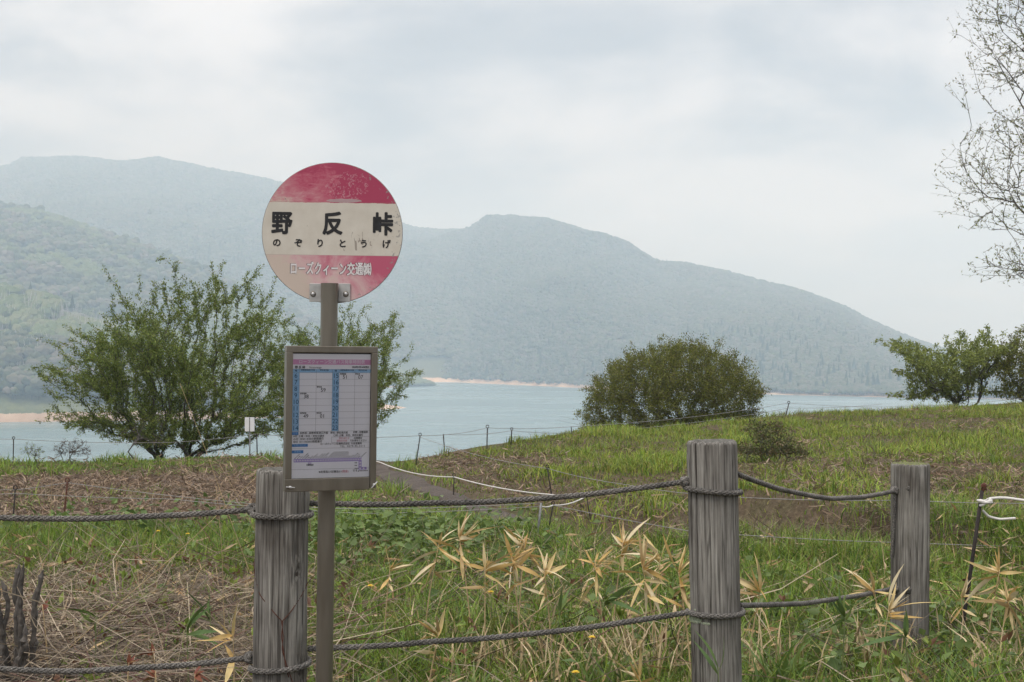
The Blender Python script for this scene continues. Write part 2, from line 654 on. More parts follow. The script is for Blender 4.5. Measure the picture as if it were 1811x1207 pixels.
def crown_proto(name, kind, mat, seed):
    """Low-poly tree used for far woods."""
    g = np.random.default_rng(seed)
    mb = MB()
    if kind == 'round':
        import bmesh
        for k in range(3):
            bm = bmesh.new()
            bmesh.ops.create_icosphere(bm, subdivisions=2, radius=1.0)
            c = np.array([g.normal(0, 0.28), g.normal(0, 0.28), 0.62 + 0.2 * g.random()])
            V = np.array([tuple(v.co) for v in bm.verts])
            V *= (1 + 0.32 * (g.random(len(V))[:, None] - 0.5)) * np.array([0.36, 0.36, 0.34])
            mb.add(V + c, [[v.index for v in f.verts] for f in bm.faces])
            bm.free()
        mb.tube([(0, 0, -0.1), (0, 0, 0.6)], [0.03, 0.02], 4)
    elif kind == 'conifer':
        for k in range(5):
            z0, r = 0.12 + 0.16 * k, 0.20 * (1 - k / 5.6)
            ns = 9
            V = [(r * (0.75 + 0.5 * g.random()) * math.cos(a), r * (0.75 + 0.5 * g.random()) * math.sin(a), z0 - 0.05 * g.random()) for a in np.arange(ns) * 2 * PI / ns]
            V.append((0, 0, z0 + 0.27))
            mb.add(V, [(j, (j + 1) % ns, ns) for j in range(ns)])
        mb.tube([(0, 0, -0.1), (0, 0, 0.5)], [0.025, 0.015], 4)
    return mb.mesh(name, mat)


def mat_far_tree(name, stops):
    m, t, p, o = new_mat(name)
    oi = t.nodes.new('ShaderNodeObjectInfo')
    c = ramp_n(t, oi.outputs['Random'], stops)
    t.links.new(c, p.inputs['Base Color'])
    p.inputs['Roughness'].default_value = 0.9
    p.inputs['Specular IOR Level'].default_value = 0.1
    return m


M['far_round'] = mat_far_tree('far_broadleaf', [(0.0, (0.05, 0.065, 0.035)), (0.4, (0.075, 0.09, 0.045)), (0.7, (0.11, 0.105, 0.075)), (0.9, (0.15, 0.13, 0.105)), (1.0, (0.11, 0.14, 0.05))])
M['far_spring'] = mat_far_tree('far_spring_leaf', [(0.0, (0.085, 0.11, 0.04)), (0.6, (0.12, 0.15, 0.055)), (1.0, (0.16, 0.165, 0.085))])
M['far_conifer'] = mat_far_tree('far_conifer', [(0.0, (0.022, 0.035, 0.022)), (1.0, (0.04, 0.06, 0.03))])
M['birch_bark'] = mat_flat('birch_bark', (0.38, 0.36, 0.33), 0.7, var=0.3, scale=1.2)
M['bare_twig'] = mat_flat('bare_twig', (0.20, 0.165, 0.14), 0.9, var=0.2, scale=1.0)

PROTO = {}
for nm, kd, mt in (('round_crown', 'round', 'far_round'), ('spring_crown', 'round', 'far_spring'), ('conifer_crown', 'conifer', 'far_conifer')):
    PROTO[nm] = bpy.data.objects.new(nm, crown_proto(nm, kd, M[mt], len(nm)))


def birch_proto():
    g = np.random.default_rng(5)
    mb = MB()
    for k in range(3):
        x, y = g.normal(0, 0.10, 2)
        top = (x + g.normal(0, 0.08), y + g.normal(0, 0.08), 0.8 + 0.2 * g.random())
        mb.tube([(x * 0.4, y * 0.4, -0.1), (x, y, 0.4), top], [0.010, 0.0075, 0.003], 4)
    return mb.mesh('birch_stems', M['birch_bark'])


PROTO['birch_stems'] = bpy.data.objects.new('birch_stems', birch_proto())


def scatter(name, pts, size, proto, label, cat='wood', seed=0):
    """A far wood: one object that instances a tree on each of its points."""
    g = np.random.default_rng(seed)
    me = bpy.data.meshes.new(name)
    me.vertices.add(len(pts))
    me.vertices.foreach_set('co', np.asarray(pts, np.float32).ravel())
    at = me.attributes.new('sc', 'FLOAT_VECTOR', 'POINT')
    s = size * (0.65 + 0.7 * g.random(len(pts)))
    w = s * (0.85 + 0.4 * g.random(len(pts)))
    at.data.foreach_set('vector', np.stack([w, w, s], 1).astype(np.float32).ravel())
    ar = me.attributes.new('rz', 'FLOAT_VECTOR', 'POINT')
    ar.data.foreach_set('vector', np.stack([g.normal(0, .05, len(pts)), g.normal(0, .05, len(pts)), g.random(len(pts)) * 6.28], 1).astype(np.float32).ravel())
    me.update()
    o = obj(name, me)
    ng = bpy.data.node_groups.new(name, 'GeometryNodeTree')
    ng.interface.new_socket('Geometry', in_out='INPUT', socket_type='NodeSocketGeometry')
    ng.interface.new_socket('Geometry', in_out='OUTPUT', socket_type='NodeSocketGeometry')
    gi, go = ng.nodes.new('NodeGroupInput'), ng.nodes.new('NodeGroupOutput')
    inf = ng.nodes.new('GeometryNodeObjectInfo')
    inf.inputs['Object'].default_value = PROTO[proto]
    inf.inputs['As Instance'].default_value = True
    ins = ng.nodes.new('GeometryNodeInstanceOnPoints')
    a1 = ng.nodes.new('GeometryNodeInputNamedAttribute')
    a1.data_type = 'FLOAT_VECTOR'
    a1.inputs['Name'].default_value = 'sc'
    a2 = ng.nodes.new('GeometryNodeInputNamedAttribute')
    a2.data_type = 'FLOAT_VECTOR'
    a2.inputs['Name'].default_value = 'rz'
    ng.links.new(gi.outputs[0], ins.inputs['Points'])
    ng.links.new(inf.outputs['Geometry'], ins.inputs['Instance'])
    ng.links.new(a2.outputs[0], ins.inputs['Rotation'])
    ng.links.new(a1.outputs[0], ins.inputs['Scale'])
    ng.links.new(ins.outputs[0], go.inputs[0])
    md = o.modifiers.new('trees', 'NODES')
    md.node_group = ng
    tag(o, label, cat, kind='stuff')
    return o


M['slope_far'] = mat_slope('far_slope', (0.06, 0.075, 0.035), (0.11, 0.115, 0.06), 4.5)
M['slope_mid'] = mat_slope('mid_slope', (0.07, 0.10, 0.035), (0.14, 0.17, 0.06), 5.0)
M['slope_near'] = mat_slope('near_slope', (0.10, 0.12, 0.045), (0.20, 0.20, 0.09), 5.0)

far_left = loft('mountain', [(-900, 360, 3700), (-500, 330, 3600), (-200, 305, 3500), (0, 300, 3400), (25, 296, 3400), (45, 283, 3400), (150, 281, 3350), (230, 291, 3300), (275, 284, 3250), (310, 291, 3250), (400, 309, 3200), (490, 328, 3150), (600, 360, 3100), (720, 405, 3100), (800, 412, 3050), (950, 470, 3000), (1150, 560, 3000)],
                [(-900, 1500), (0, 1600), (500, 1690), (1150, 1500)], 40, 170, 90, 0.92, 75, M['slope_far'])
right_mt = loft('mountain', [(420, 655, 2100), (500, 610, 2250), (600, 545, 2450), (700, 462, 2550), (770, 422, 2600), (800, 411, 2600), (835, 402, 2600), (865, 382, 2600), (900, 380, 2600), (950, 390, 2580), (1010, 402, 2560), (1100, 430, 2520), (1140, 455, 2500), (1165, 466, 2500), (1200, 468, 2480), (1330, 497, 2420), (1420, 520, 2380), (1490, 545, 2340), (1530, 568, 2320), (1580, 590, 2300), (1640, 612, 2280), (1750, 640, 2250), (2000, 665, 2200), (2600, 660, 2100)],
                [(420, 1690), (700, 1690), (850, 1560), (1050, 1385), (1400, 1220), (1600, 1165), (2000, 1100), (2600, 1000)], 50, 240, 90, 0.95, 60, M['slope_far'], 6.0, 9.0)
mid_left = loft('hill', [(-900, 260, 1950), (-600, 300, 1900), (-200, 330, 1880), (0, 364, 1800), (100, 387, 1750), (200, 421, 1700), (330, 470, 1650), (450, 522, 1640), (550, 577, 1600), (650, 632, 1560), (700, 662, 1530), (760, 684, 1500)],
                [(-900, 900), (0, 1020), (300, 1120), (500, 1290), (650, 1400), (760, 1465)], 60, 130, 70, 0.9, 22, M['slope_mid'])
near_left = loft('hill', [(-900, 380, 1200), (-600, 420, 1150), (-200, 480, 1100), (0, 520, 1050), (100, 540, 1030), (200, 562, 1010), (280, 592, 1000), (380, 632, 985), (480, 690, 975), (520, 716, 970), (600, 725, 985)],
                 [(-900, 760), (0, 880), (300, 900), (450, 925), (600, 972)], 70, 130, 50, 0.8, 9, M['slope_near'], 4)
bench = loft('hill', [(-900, 520, 980), (-300, 570, 950), (0, 594, 920), (100, 605, 915), (200, 626, 910), (330, 660, 900), (430, 700, 895), (500, 728, 890), (545, 741, 888)],
             [(-900, 740), (0, 812), (200, 828), (400, 848), (545, 872)], 80, 120, 40, 0.55, 5, M['slope_near'], 3)

# sand spits running out into the lake
m, t, p, o = new_mat('bare_sand')
g_ = t.nodes.new('ShaderNodeNewGeometry')
nz = nd(t, 'ShaderNodeTexNoise', Vector=g_.outputs['Position'], Scale=0.06, Detail=6.0)
t.links.new(ramp_n(t, nz.outputs['Fac'], [(0.35, (0.42, 0.27, 0.18)), (0.6, (0.60, 0.45, 0.32)), (0.7, (0.68, 0.56, 0.42))]), p.inputs['Base Color'])
p.inputs['Roughness'].default_value = 0.95
M['sand'] = m


def spit(name, c, ax, ay, hz, rot, seed):
    th = np.linspace(0, 2 * PI, 72, endpoint=False)
    V, F = [], []
    rings = np.linspace(0, 1.05, 12)
    for r in rings:
        rr = r * (1 + 0.18 * (fbm(np.cos(th) * 2 + 5, np.sin(th) * 2 + 5, seed, 3) - 0.5))
        x, y = ax * rr * np.cos(th), ay * rr * np.sin(th)
        z = hz * (1 - np.minimum(r, 1) ** 1.6) - (0.8 if r > 1 else 0) + 0.25 * hz * (fbm(x / 12, y / 12, seed + 1, 3) - 0.5) * (1 - r)
        V.append(np.stack([c[0] + x * math.cos(rot) - y * math.sin(rot), c[1] + x * math.sin(rot) + y * math.cos(rot), LAKE + z], 1))
    for i in range(len(rings) - 1):
        j = np.arange(72)
        k = (j + 1) % 72
        F.append(np.stack([i * 72 + j, (i + 1) * 72 + j, (i + 1) * 72 + k, i * 72 + k], 1))
    tag(obj(name, np_mesh(name, np.concatenate(V), np.concatenate(F), M['sand'], True)), kind='structure')


spit('sand_spit', ((640 - 905.5) / FPX * 1490, 1490), 75, 30, 4.0, 0.05, 3)
spit('sand_spit', ((600 - 905.5) / FPX * 985, 985), 48, 26, 5.0, 0.0, 4)
spit('sand_shore', ((330 - 905.5) / FPX * 858, 858), 60, 14, 3.2, 0.10, 5)

# woods on the slopes
scatter('forest', sample_loft(*far_left, 95000, 0.08, 1.01, 1), 8.5, 'round_crown', 'hazy forest covering the high ridge behind the bus stop sign', seed=1)
scatter('forest', sample_loft(*right_mt, 95000, 0.04, 1.01, 2), 7.5, 'round_crown', 'hazy forest covering the long mountain right of the sign', seed=2)
q = sample_loft(*far_left, 5000, 0.3, 1.01, 3)
scatter('conifer_wood', q[fbm(q[:, 0] / 150, q[:, 1] / 150, 5, 3) > 0.5], 14, 'conifer_crown', 'dark conifers dotted over the high hazy ridge', seed=3)
q = sample_loft(*right_mt, 5000, 0.05, 1.01, 4)
scatter('conifer_wood', q[fbm(q[:, 0] / 130, q[:, 1] / 130, 6, 3) > 0.53], 12, 'conifer_crown', 'dark conifers dotted over the mountain across the lake', seed=4)
scatter('forest', sample_loft(*mid_left, 14000, 0.08, 1.0, 5), 7.5, 'spring_crown', 'fresh green woods on the middle hill at left', seed=5)
q = sample_loft(*mid_left, 9000, 0.05, 1.0, 6)
scatter('forest', q[fbm(q[:, 0] / 90, q[:, 1] / 90, 8, 3) > 0.46], 10, 'round_crown', 'brownish woods on the middle hill at left', seed=6)
q = sample_loft(*near_left, 5600, 0.04, 1.0, 7)
scatter('forest', q[fbm(q[:, 0] / 60, q[:, 1] / 60, 9, 3) > 0.44], 8.5, 'spring_crown', 'light green birch wood on the near hill at left', seed=7)
q = sample_loft(*near_left, 2600, 0.05, 0.9, 8)
scatter('birch_wood', q, 11, 'birch_stems', 'pale birch stems on the near hill at left', seed=8)
q = sample_loft(*bench, 4500, 0.12, 0.9, 9)
scatter('forest', q[fbm(q[:, 0] / 50, q[:, 1] / 50, 10, 3) > 0.40], 7.5, 'round_crown', 'greyish wood above the sandy shore at left', seed=9)
scatter('birch_wood', sample_loft(*bench, 1500, 0.2, 0.85, 10), 10, 'birch_stems', 'pale birch stems above the sandy shore at left', seed=10)

# single conifers that can be told apart on the near slopes
names_ = ['leftmost conifer low on the near hill just above the water', 'dark conifer at the left edge high on the near hill', 'tallest dark conifer on the near hill skyline at left', 'second tall conifer on the near hill skyline, right of the tallest', 'conifer on the near hill skyline above the left tree edge', 'small conifer between the two tall ones on the near hill', 'tiny dark conifer alone on the grassy terrace at left', 'conifer right of the skyline gap on the near hill', 'conifer showing through the upper branches of the left tree', 'rightmost conifer seen through the left tree on the near hill']
con_me = crown_proto('crown', 'conifer', M['far_conifer'], 77)
for k, (px, py, D, h) in enumerate([(18, 583, 925, 9), (22, 520, 1046, 11), (54, 522, 1040, 13), (128, 540, 1030, 11), (200, 556, 1020, 10), (104, 535, 1035, 9), (56, 603, 917, 7), (230, 573, 1006, 9), (300, 595, 1000, 10), (330, 605, 995, 8)]):
    c = P(px, py, D)
    e_ = empty('conifer_tree', (c.x, c.y, c.z - 3))
    s_ = obj('crown', con_me, e_)
    s_.scale = (h, h, h)
    mbt = MB().tube([(0, 0, -2), (0, 0, h * 0.6)], [0.3, 0.12], 6)
    mbt.build('trunk', M['bark'], e_)
    tag(e_, names_[k], 'tree', 'conifers on the near hill')

# ------------------------------------------------------------------ the hazy air
m = bpy.data.materials.new('hazy_air')
m.use_nodes = True
t = m.node_tree
for n in list(t.nodes):
    t.nodes.remove(n)
o = t.nodes.new('ShaderNodeOutputMaterial')
pv = t.nodes.new('ShaderNodeVolumePrincipled')
pv.inputs['Color'].default_value = (0.64, 0.82, 1.0, 1)
pv.inputs['Absorption Color'].default_value = (1.0, 1.0, 1.0, 1)
pv.inputs['Density'].default_value = 0.00048
pv.inputs['Anisotropy'].default_value = 0.0
t.links.new(pv.outputs[0], o.inputs['Volume'])
mb = MB().box((-5000, -300, -49), (5000, 5600, 490))
hz = mb.build('haze', m)
tag(hz, 'pale blue haze filling the air over the lake', 'haze', kind='stuff')

# ================================================================== the fence
m, t, p, o = new_mat('weathered_wood')
v = noise_vec(t, (150, 150, 3.2))
na = nd(t, 'ShaderNodeTexNoise', Vector=v, Scale=1.0, Detail=8.0, Roughness=0.7)
v2 = noise_vec(t, (330, 330, 10))
nb = nd(t, 'ShaderNodeTexNoise', Vector=v2, Scale=1.0, Detail=6.0, Roughness=0.65)
v3 = noise_vec(t, (6, 6, 3.5))
nc = nd(t, 'ShaderNodeTexNoise', Vector=v3, Scale=1.0, Detail=5.0)
c = ramp_n(t, na.outputs['Fac'], [(0.30, (0.045, 0.040, 0.035)), (0.42, (0.175, 0.166, 0.152)), (0.72, (0.37, 0.358, 0.332))])
c = mixc(t, 0.75, c, ramp_n(t, nb.outputs['Fac'], [(0.32, (0.35, 0.34, 0.33)), (0.5, (1, 1, 1)), (0.7, (1.3, 1.3, 1.3))]), 'MULTIPLY')
c = mixc(t, 0.8, c, ramp_n(t, nc.outputs['Fac'], [(0.34, (0.42, 0.39, 0.36)), (0.52, (0.95, 0.94, 0.92)), (0.68, (1.30, 1.30, 1.26))]), 'MULTIPLY')
v4 = noise_vec(t, (46, 46, 1.3))
n4 = nd(t, 'ShaderNodeTexNoise', Vector=v4, Scale=1.0, Detail=2.0)
fine = ramp_n(t, mth(t, 'ABSOLUTE', mth(t, 'ADD', n4.outputs['Fac'], -0.5)), [(0.0, (1, 1, 1)), (0.012, (0.9, 0.9, 0.9)), (0.03, (0, 0, 0))])
c = mixc(t, mth(t, 'MULTIPLY', fine, 0.6), c, (0.03, 0.026, 0.022))
at = nd(t, 'ShaderNodeAttribute', attribute_name='wear')
c = mixc(t, at.outputs['Fac'], c, (0.022, 0.018, 0.015))
t.links.new(c, p.inputs['Base Color'])
p.inputs['Roughness'].default_value = 0.85
p.inputs['Specular IOR Level'].default_value = 0.2
bump(t, p, mth(t, 'ADD', na.outputs['Fac'], nb.outputs['Fac']), 0.7, 0.004)
M['wood'] = m
M['end_grain'] = mat_flat('end_grain', (0.10, 0.095, 0.082), 0.9, var=0.5, scale=60, bumpd=0.006)
M['knot'] = mat_flat('wood_knot', (0.055, 0.045, 0.038), 0.85, var=0.5, scale=90, bumpd=0.003)
M['moss'] = mat_flat('moss', (0.12, 0.13, 0.05), 0.95, var=0.5, scale=120, bumpd=0.004)
M['lichen'] = mat_flat('lichen', (0.36, 0.40, 0.29), 0.95, var=0.3, scale=150, bumpd=0.004)

m, t, p, o = new_mat('braided_rope')
v = noise_vec(t, (1, 1, 1))
na = nd(t, 'ShaderNodeTexNoise', Vector=v, Scale=260.0, Detail=4.0)
nb = nd(t, 'ShaderNodeTexNoise', Vector=v, Scale=14.0, Detail=4.0)
c = ramp_n(t, na.outputs['Fac'], [(0.35, (0.03, 0.028, 0.027)), (0.65, (0.20, 0.19, 0.175))])
c = mixc(t, 0.7, c, ramp_n(t, nb.outputs['Fac'], [(0.35, (0.6, 0.58, 0.55)), (0.65, (1.5, 1.45, 1.4))]), 'MULTIPLY')
t.links.new(c, p.inputs['Base Color'])
p.inputs['Roughness'].default_value = 0.8
M['rope'] = m


def make_post(base, top, rad, seed, label, knots=(), cracks=8, lichen=None, mossy=False):
    """A round weathered timber post with drying cracks, end grain and knots."""
    g = np.random.default_rng(seed)
    base, top = Vector(base), Vector(top)
    H = (top - base).length
    e_ = empty('fence_post', base)
    e_.rotation_mode = 'QUATERNION'
    e_.rotation_quaternion = (top - base).to_track_quat('Z', 'Y')
    nth, nz_ = 220, 64
    th = np.arange(nth) * 2 * PI / nth
    zz = np.concatenate([np.linspace(-0.35, H - 0.012, nz_ - 4), H - np.array([0.008, 0.004, 0.0015, 0.0])])
    TH, Z = np.meshgrid(th, zz)
    r = np.full(TH.shape, rad)
    r += 0.004 * (fbm(np.cos(TH) * 1.5 + 7, Z * 1.2 + np.sin(TH) * 1.5 + 3, seed, 2) - 0.5) * 2
    r += 0.0022 * (vnoise(TH * 36, Z * 2.2 + 3 * np.sin(TH), seed + 2) - 0.5) * 2
    wear = np.zeros(TH.shape)
    for k in range(cracks):
        big = k < 3
        a0 = (-PI / 2 + g.uniform(-1.1, 1.1)) if k < 6 else g.random() * 6.28
        z0 = g.uniform(-0.3, H * 0.55)
        z1 = H + 0.1 if (big or g.random() < 0.4) else z0 + g.uniform(0.15, 0.5)
        ac = a0 + 0.09 * (fbm(Z * 3.1, Z * 0 + k, seed + 30 + k, 3) - 0.5)
        d = np.abs((TH - ac + PI) % (2 * PI) - PI)
        wd = (0.034 if big else 0.022) * (0.6 + 0.7 * vnoise(Z * 9, Z * 0, seed + k))
        m_ = np.clip(1 - d / wd, 0, 1) * sstep(z0, z0 + 0.08, Z) * sstep(z1, z1 - 0.08, Z)
        r -= (0.013 if big else 0.006) * m_
        wear = np.maximum(wear, np.clip(m_ * 1.5, 0, 1) * (1.0 if big else 0.75))
    kd = []
    for (az, kz, ks) in knots:
        d = np.hypot(((TH - az + PI) % (2 * PI) - PI) * rad, (Z - kz) * 0.62) / ks
        r += 0.0045 * np.exp(-((d - 1.1) / 0.35) ** 2) - 0.006 * np.exp(-(d / 0.55) ** 2)
        wear = np.maximum(wear, 0.75 * np.exp(-((d - 0.55) / 0.16) ** 2))
    cham = np.array([0.0] * (nz_ - 4) + [0.0008, 0.0022, 0.0045, 0.009])
    r -= cham[:, None] * (0.7 + 0.9 * vnoise(TH * 9, Z * 0 + 1, seed + 5))
    V = np.stack([r * np.cos(TH), r * np.sin(TH), Z + (np.arange(nz_) >= nz_ - 3)[:, None] * 0.006 * (vnoise(TH * 14, Z * 0, seed + 8) - 0.5)], -1)
    i = np.arange(TH.size).reshape(TH.shape)
    F = np.stack([i[:-1], np.roll(i, -1, 1)[:-1], np.roll(i, -1, 1)[1:], i[1:]], -1).reshape(-1, 4)
    obj('timber', np_mesh('timber', V.reshape(-1, 3), F, M['wood'], True, {'wear': wear.ravel()}), e_)
    rings = np.linspace(1, 0.02, 9)
    Vt = []
    for q_, s_ in enumerate(rings):
        x, y = V[-1, :, 0] * s_, V[-1, :, 1] * s_
        Vt.append(np.stack([x, y, V[-1, :, 2] * s_ ** 0.3 * 0 + H + (0 if q_ == 0 else 0.004) - 0.006 * vnoise(x * 120, y * 120, seed + 11) + (V[-1, :, 2] - H) * (1 if q_ == 0 else 0) + (0.006 * vnoise(x * 120, y * 120, seed + 11) if q_ == 0 else 0)], 1))
    Vt = np.concatenate(Vt)
    ii = np.arange(len(rings) * nth).reshape(len(rings), nth)
    Ft = np.stack([ii[:-1], np.roll(ii, -1, 1)[:-1], np.roll(ii, -1, 1)[1:], ii[1:]], -1).reshape(-1, 4)
    obj('end_grain', np_mesh('end_grain', Vt, Ft, M['moss'] if mossy else M['end_grain'], True), e_)
    for (az, kz, ks) in knots:
        mbk = MB()
        c = np.array([(rad - 0.004) * math.cos(az), (rad - 0.004) * math.sin(az), kz])
        tang = np.array([-math.sin(az), math.cos(az), 0])
        nrm = np.array([math.cos(az), math.sin(az), 0])
        V_, n_ = [c + nrm * 0.0035], 14
        for q_ in range(n_):
            a = q_ * 2 * PI / n_
            s_ = ks * 0.5 * (0.85 + 0.3 * g.random())
            V_.append(c + tang * s_ * math.cos(a) + np.array([0, 0, 1.5 * s_ * math.sin(a)]) - nrm * 0.001)
        mbk.add(V_, [(0, 1 + q_, 1 + (q_ + 1) % n_) for q_ in range(n_)])
        mbk.build('knot', M['knot'], e_, True)
    if lichen:
        az, kz, sx, sz = lichen
        mbl = MB()
        for q_ in range(150):
            a = az + g.normal(0, sx / rad * 0.5)
            z_ = kz + abs(g.normal(0, sz)) * (1 - min(1, abs(a - az) * rad / (sx * 1.3)))
            c = np.array([(rad + 0.001) * math.cos(a), (rad + 0.001) * math.sin(a), z_])
            s_ = g.uniform(0.003, 0.007)
            tang = np.array([-math.sin(a), math.cos(a), 0])
            nrm = np.array([math.cos(a), math.sin(a), 0])
            V_ = [c + nrm * s_ * 0.6] + [c + s_ * (math.cos(b) * tang + math.sin(b) * np.array([0, 0, 1])) * (0.7 + 0.6 * g.random()) for b in np.arange(6) * PI / 3]
            mbl.add(V_, [(0, 1 + j, 1 + (j + 1) % 6) for j in range(6)])
        ob = mbl.build('lichen', M['lichen'], e_)
        ob['label'] = 'pale green lichen crust above the lower rope'
    tag(e_, label, 'post', 'timber posts of the rope fence')
    return e_


def post_at(pxt, pyt, pxb, Y):
    tp = P(pxt, pyt, Y)
    bz = float(ground(tp.x, Y))
    pyb = 603.5 + (EYE - bz) * FPX / Y
    k = (pyb - pyt) / (1207 - pyt)
    bx = (pxt + (pxb - pxt) * k - 905.5) / FPX * Y
    return Vector((bx, Y, bz)), tp


P1b, P1t = post_at(500, 830, 494.5, 4.60)
P2b, P2t = post_at(1259, 780, 1267, 4.85)
P3b, P3t = post_at(1609.5, 820, 1607.5, 6.30)
P0b, P0t = Vector((-2.05, 4.47, float(ground(-2.05, 4.47)))), Vector((-2.06, 4.47, 1.0))
HF = -PI / 2
make_post(P1b, P1t, 0.0845, 101, 'thick cracked grey timber post right behind the bus stop sign', [(HF + 0.35, 0.915, 0.016), (HF - 0.75, 0.68, 0.02), (HF - 0.5, 0.36, 0.022), (HF + 0.15, 0.375, 0.017), (HF + 0.75, 0.46, 0.012)], 11)
make_post(P2b, P2t, 0.0845, 102, 'tall grey timber post with pale lichen above its lower rope', [(HF - 0.08, 1.01, 0.014), (HF - 0.1, 0.74, 0.008), (HF + 0.1, 0.63, 0.009)], 10, lichen=(HF + 0.42, 0.475, 0.045, 0.016))
make_post(P3b, P3t, 0.083, 103, 'far timber post with mossy top beside the rusty rod', [(HF + 0.05, 0.74, 0.008)], 7, mossy=True)
make_post(P0b, P0t, 0.084, 104, 'timber post beyond the left edge holding the left rope ends', [], 7)


def braid(mb, pts, rr=0.011, pitch=0.075, sides=4, ds=0.0065, strands=4):
    """Plaited rope: counter-wound strands weaving over and under a core."""
    pts = np.asarray(pts, float)
    seg = np.linalg.norm(np.diff(pts, axis=0), axis=1)
    s = np.concatenate([[0], np.cumsum(seg)])
    n = max(6, int(s[-1] / ds))
    si = np.linspace(0, s[-1], n)
    C = np.stack([np.interp(si, s, pts[:, k]) for k in range(3)], 1)
    T = np.gradient(C, axis=0)
    T /= np.linalg.norm(T, axis=1)[:, None]
    ref = np.array([0, 0, 1.0]) if np.abs(T[:, 2]).max() < 0.95 else np.array([0, 1.0, 0])
    A = np.cross(T, ref)
    A /= np.linalg.norm(A, axis=1)[:, None]
    B = np.cross(T, A)
    rb, rs = rr * 0.60, rr * 0.42
    ang = np.arange(sides) * 2 * PI / sides + PI / 4
    for sgn in (1, -1):
        for k in range(strands):
            th = sgn * 2 * PI * si / pitch + k * 2 * PI / strands + (0 if sgn > 0 else PI / strands)
            ra = rb + sgn * rr * 0.13 * np.sin(2 * PI * si / pitch * strands * 0.5 + k * PI)
            er = np.cos(th)[:, None] * A + np.sin(th)[:, None] * B
            et = -np.sin(th)[:, None] * A + np.cos(th)[:, None] * B
            D = C + ra[:, None] * er
            V = D[:, None, :] + rs * (np.cos(ang)[None, :, None] * er[:, None, :] * 0.8 + np.sin(ang)[None, :, None] * et[:, None, :] * 1.15)
            F = []
            for i in range(n - 1):
                for j in range(sides):
                    q_ = (j + 1) % sides
                    F.append((i * sides + j, i * sides + q_, (i + 1) * sides + q_, (i + 1) * sides + j))
            mb.add(V.reshape(-1, 3), F)
    mb.tube(C, rr * 0.62, 6)
    return mb


def axis_at(b, tp, z):
    k = (z - b.z) / (tp.z - b.z)
    return np.array(b.lerp(tp, k))


def wrap(b, tp, z, rad, a0, a1, tilt, dz=0.0, n=40):
    c = axis_at(b, tp, z)
    a = np.linspace(a0, a1, n)
    rr = rad + 0.010
    return np.stack([c[0] + rr * np.cos(a), c[1] + rr * np.sin(a), z + tilt * np.cos(a) + dz * (a - a0) / (a1 - a0)], 1)


def sagline(a, b, sag, n=60, wob=0.0, seed=0):
    tt = np.linspace(0, 1, n)[:, None]
    p_ = np.asarray(a) * (1 - tt) + np.asarray(b) * tt
    p_[:, 2] -= (4 * sag * tt * (1 - tt))[:, 0]
    if wob:
        p_[:, 2] += wob * (fbm(tt[:, 0] * 6, tt[:, 0] * 0, seed, 2) - 0.5) * np.sin(PI * tt[:, 0])
    return p_


def rope(name, a, b, sag, label, loops=(), knots=(), rr=0.0098):
    r0 = empty(name, tuple((np.asarray(a) + np.asarray(b)) / 2))
    off = np.array(r0.location)
    braid(MB(), sagline(a, b, sag, wob=0.01, seed=len(label)) - off, rr).build('cord', M['rope'], r0, True)
    for lp in loops:
        braid(MB(), lp - off, rr).build('loop', M['rope'], r0, True)
    for (kx, ks) in knots:
        g = np.random.default_rng(int(abs(kx[0]) * 1000))
        mbk = MB()
        for q_ in range(3):
            a_ = np.linspace(0, 2 * PI, 18)
            n1_, n2_ = g.normal(0, 1, 3), g.normal(0, 1, 3)
            n1_ /= np.linalg.norm(n1_)
            n2_ -= n1_ * n2_.dot(n1_)
            n2_ /= np.linalg.norm(n2_)
            pk = np.asarray(kx) - off + ks * (np.cos(a_)[:, None] * n1_ + np.sin(a_)[:, None] * n2_)
            mbk.tube(pk, rr * 0.8, 6)
        mbk.build('knot', M['rope'], r0, True)
    tag(r0, label, 'rope', 'ropes of the timber fence')
    return r0


def side(b, tp, z, rad, ang):
    c = axis_at(b, tp, z)
    return np.array([c[0] + rad * math.cos(ang), c[1] + rad * math.sin(ang), z])


RD = 0.0845
A1 = side(P1b, P1t, 0.856, RD + 0.012, PI)
A1r = side(P1b, P1t, 0.872, RD + 0.004, 0.35)
A2 = side(P2b, P2t, 0.922, RD + 0.012, PI + 0.1)
A2r = side(P2b, P2t, 0.945, RD + 0.006, 0.25)
A3 = side(P3b, P3t, 0.742, 0.09, PI + 0.5)
rope('rope', (-1.975, 4.48, 0.872), A1, 0.032, 'upper plaited rope running off left from the post behind the sign', [wrap(P1b, P1t, 0.838, RD, PI, 2 * PI + 0.5, -0.004, 0.006)], [(A1, 0.014)])
rope('rope', A1r, A2, 0.030, 'upper plaited rope between the sign post timber and the lichened post', [wrap(P2b, P2t, 0.895, RD, PI - 0.1, 2 * PI + 0.4, -0.006, -0.004)], [(A2, 0.013)])
rope('rope', A2r, A3, 0.055, 'upper sagging rope between lichened post and mossy-topped post', [], [(A3, 0.013), (A3 + np.array([0.055, -0.02, 0.012]), 0.010)])
B1 = side(P1b, P1t, 0.376, RD + 0.012, PI)
B1r = side(P1b, P1t, 0.398, RD + 0.004, 0.35)
B2 = side(P2b, P2t, 0.476, RD + 0.012, PI + 0.1)
B2r = side(P2b, P2t, 0.494, RD + 0.006, 0.25)
B3 = side(P3b, P3t, 0.312, 0.09, PI + 0.5)
rope('rope', (-1.975, 4.48, 0.40), B1, 0.040, 'lower plaited rope over straw running off left from the post behind the sign', [wrap(P1b, P1t, 0.348, RD, PI, 2 * PI + 0.5, 0.003, 0.012)], [(B1, 0.014)])
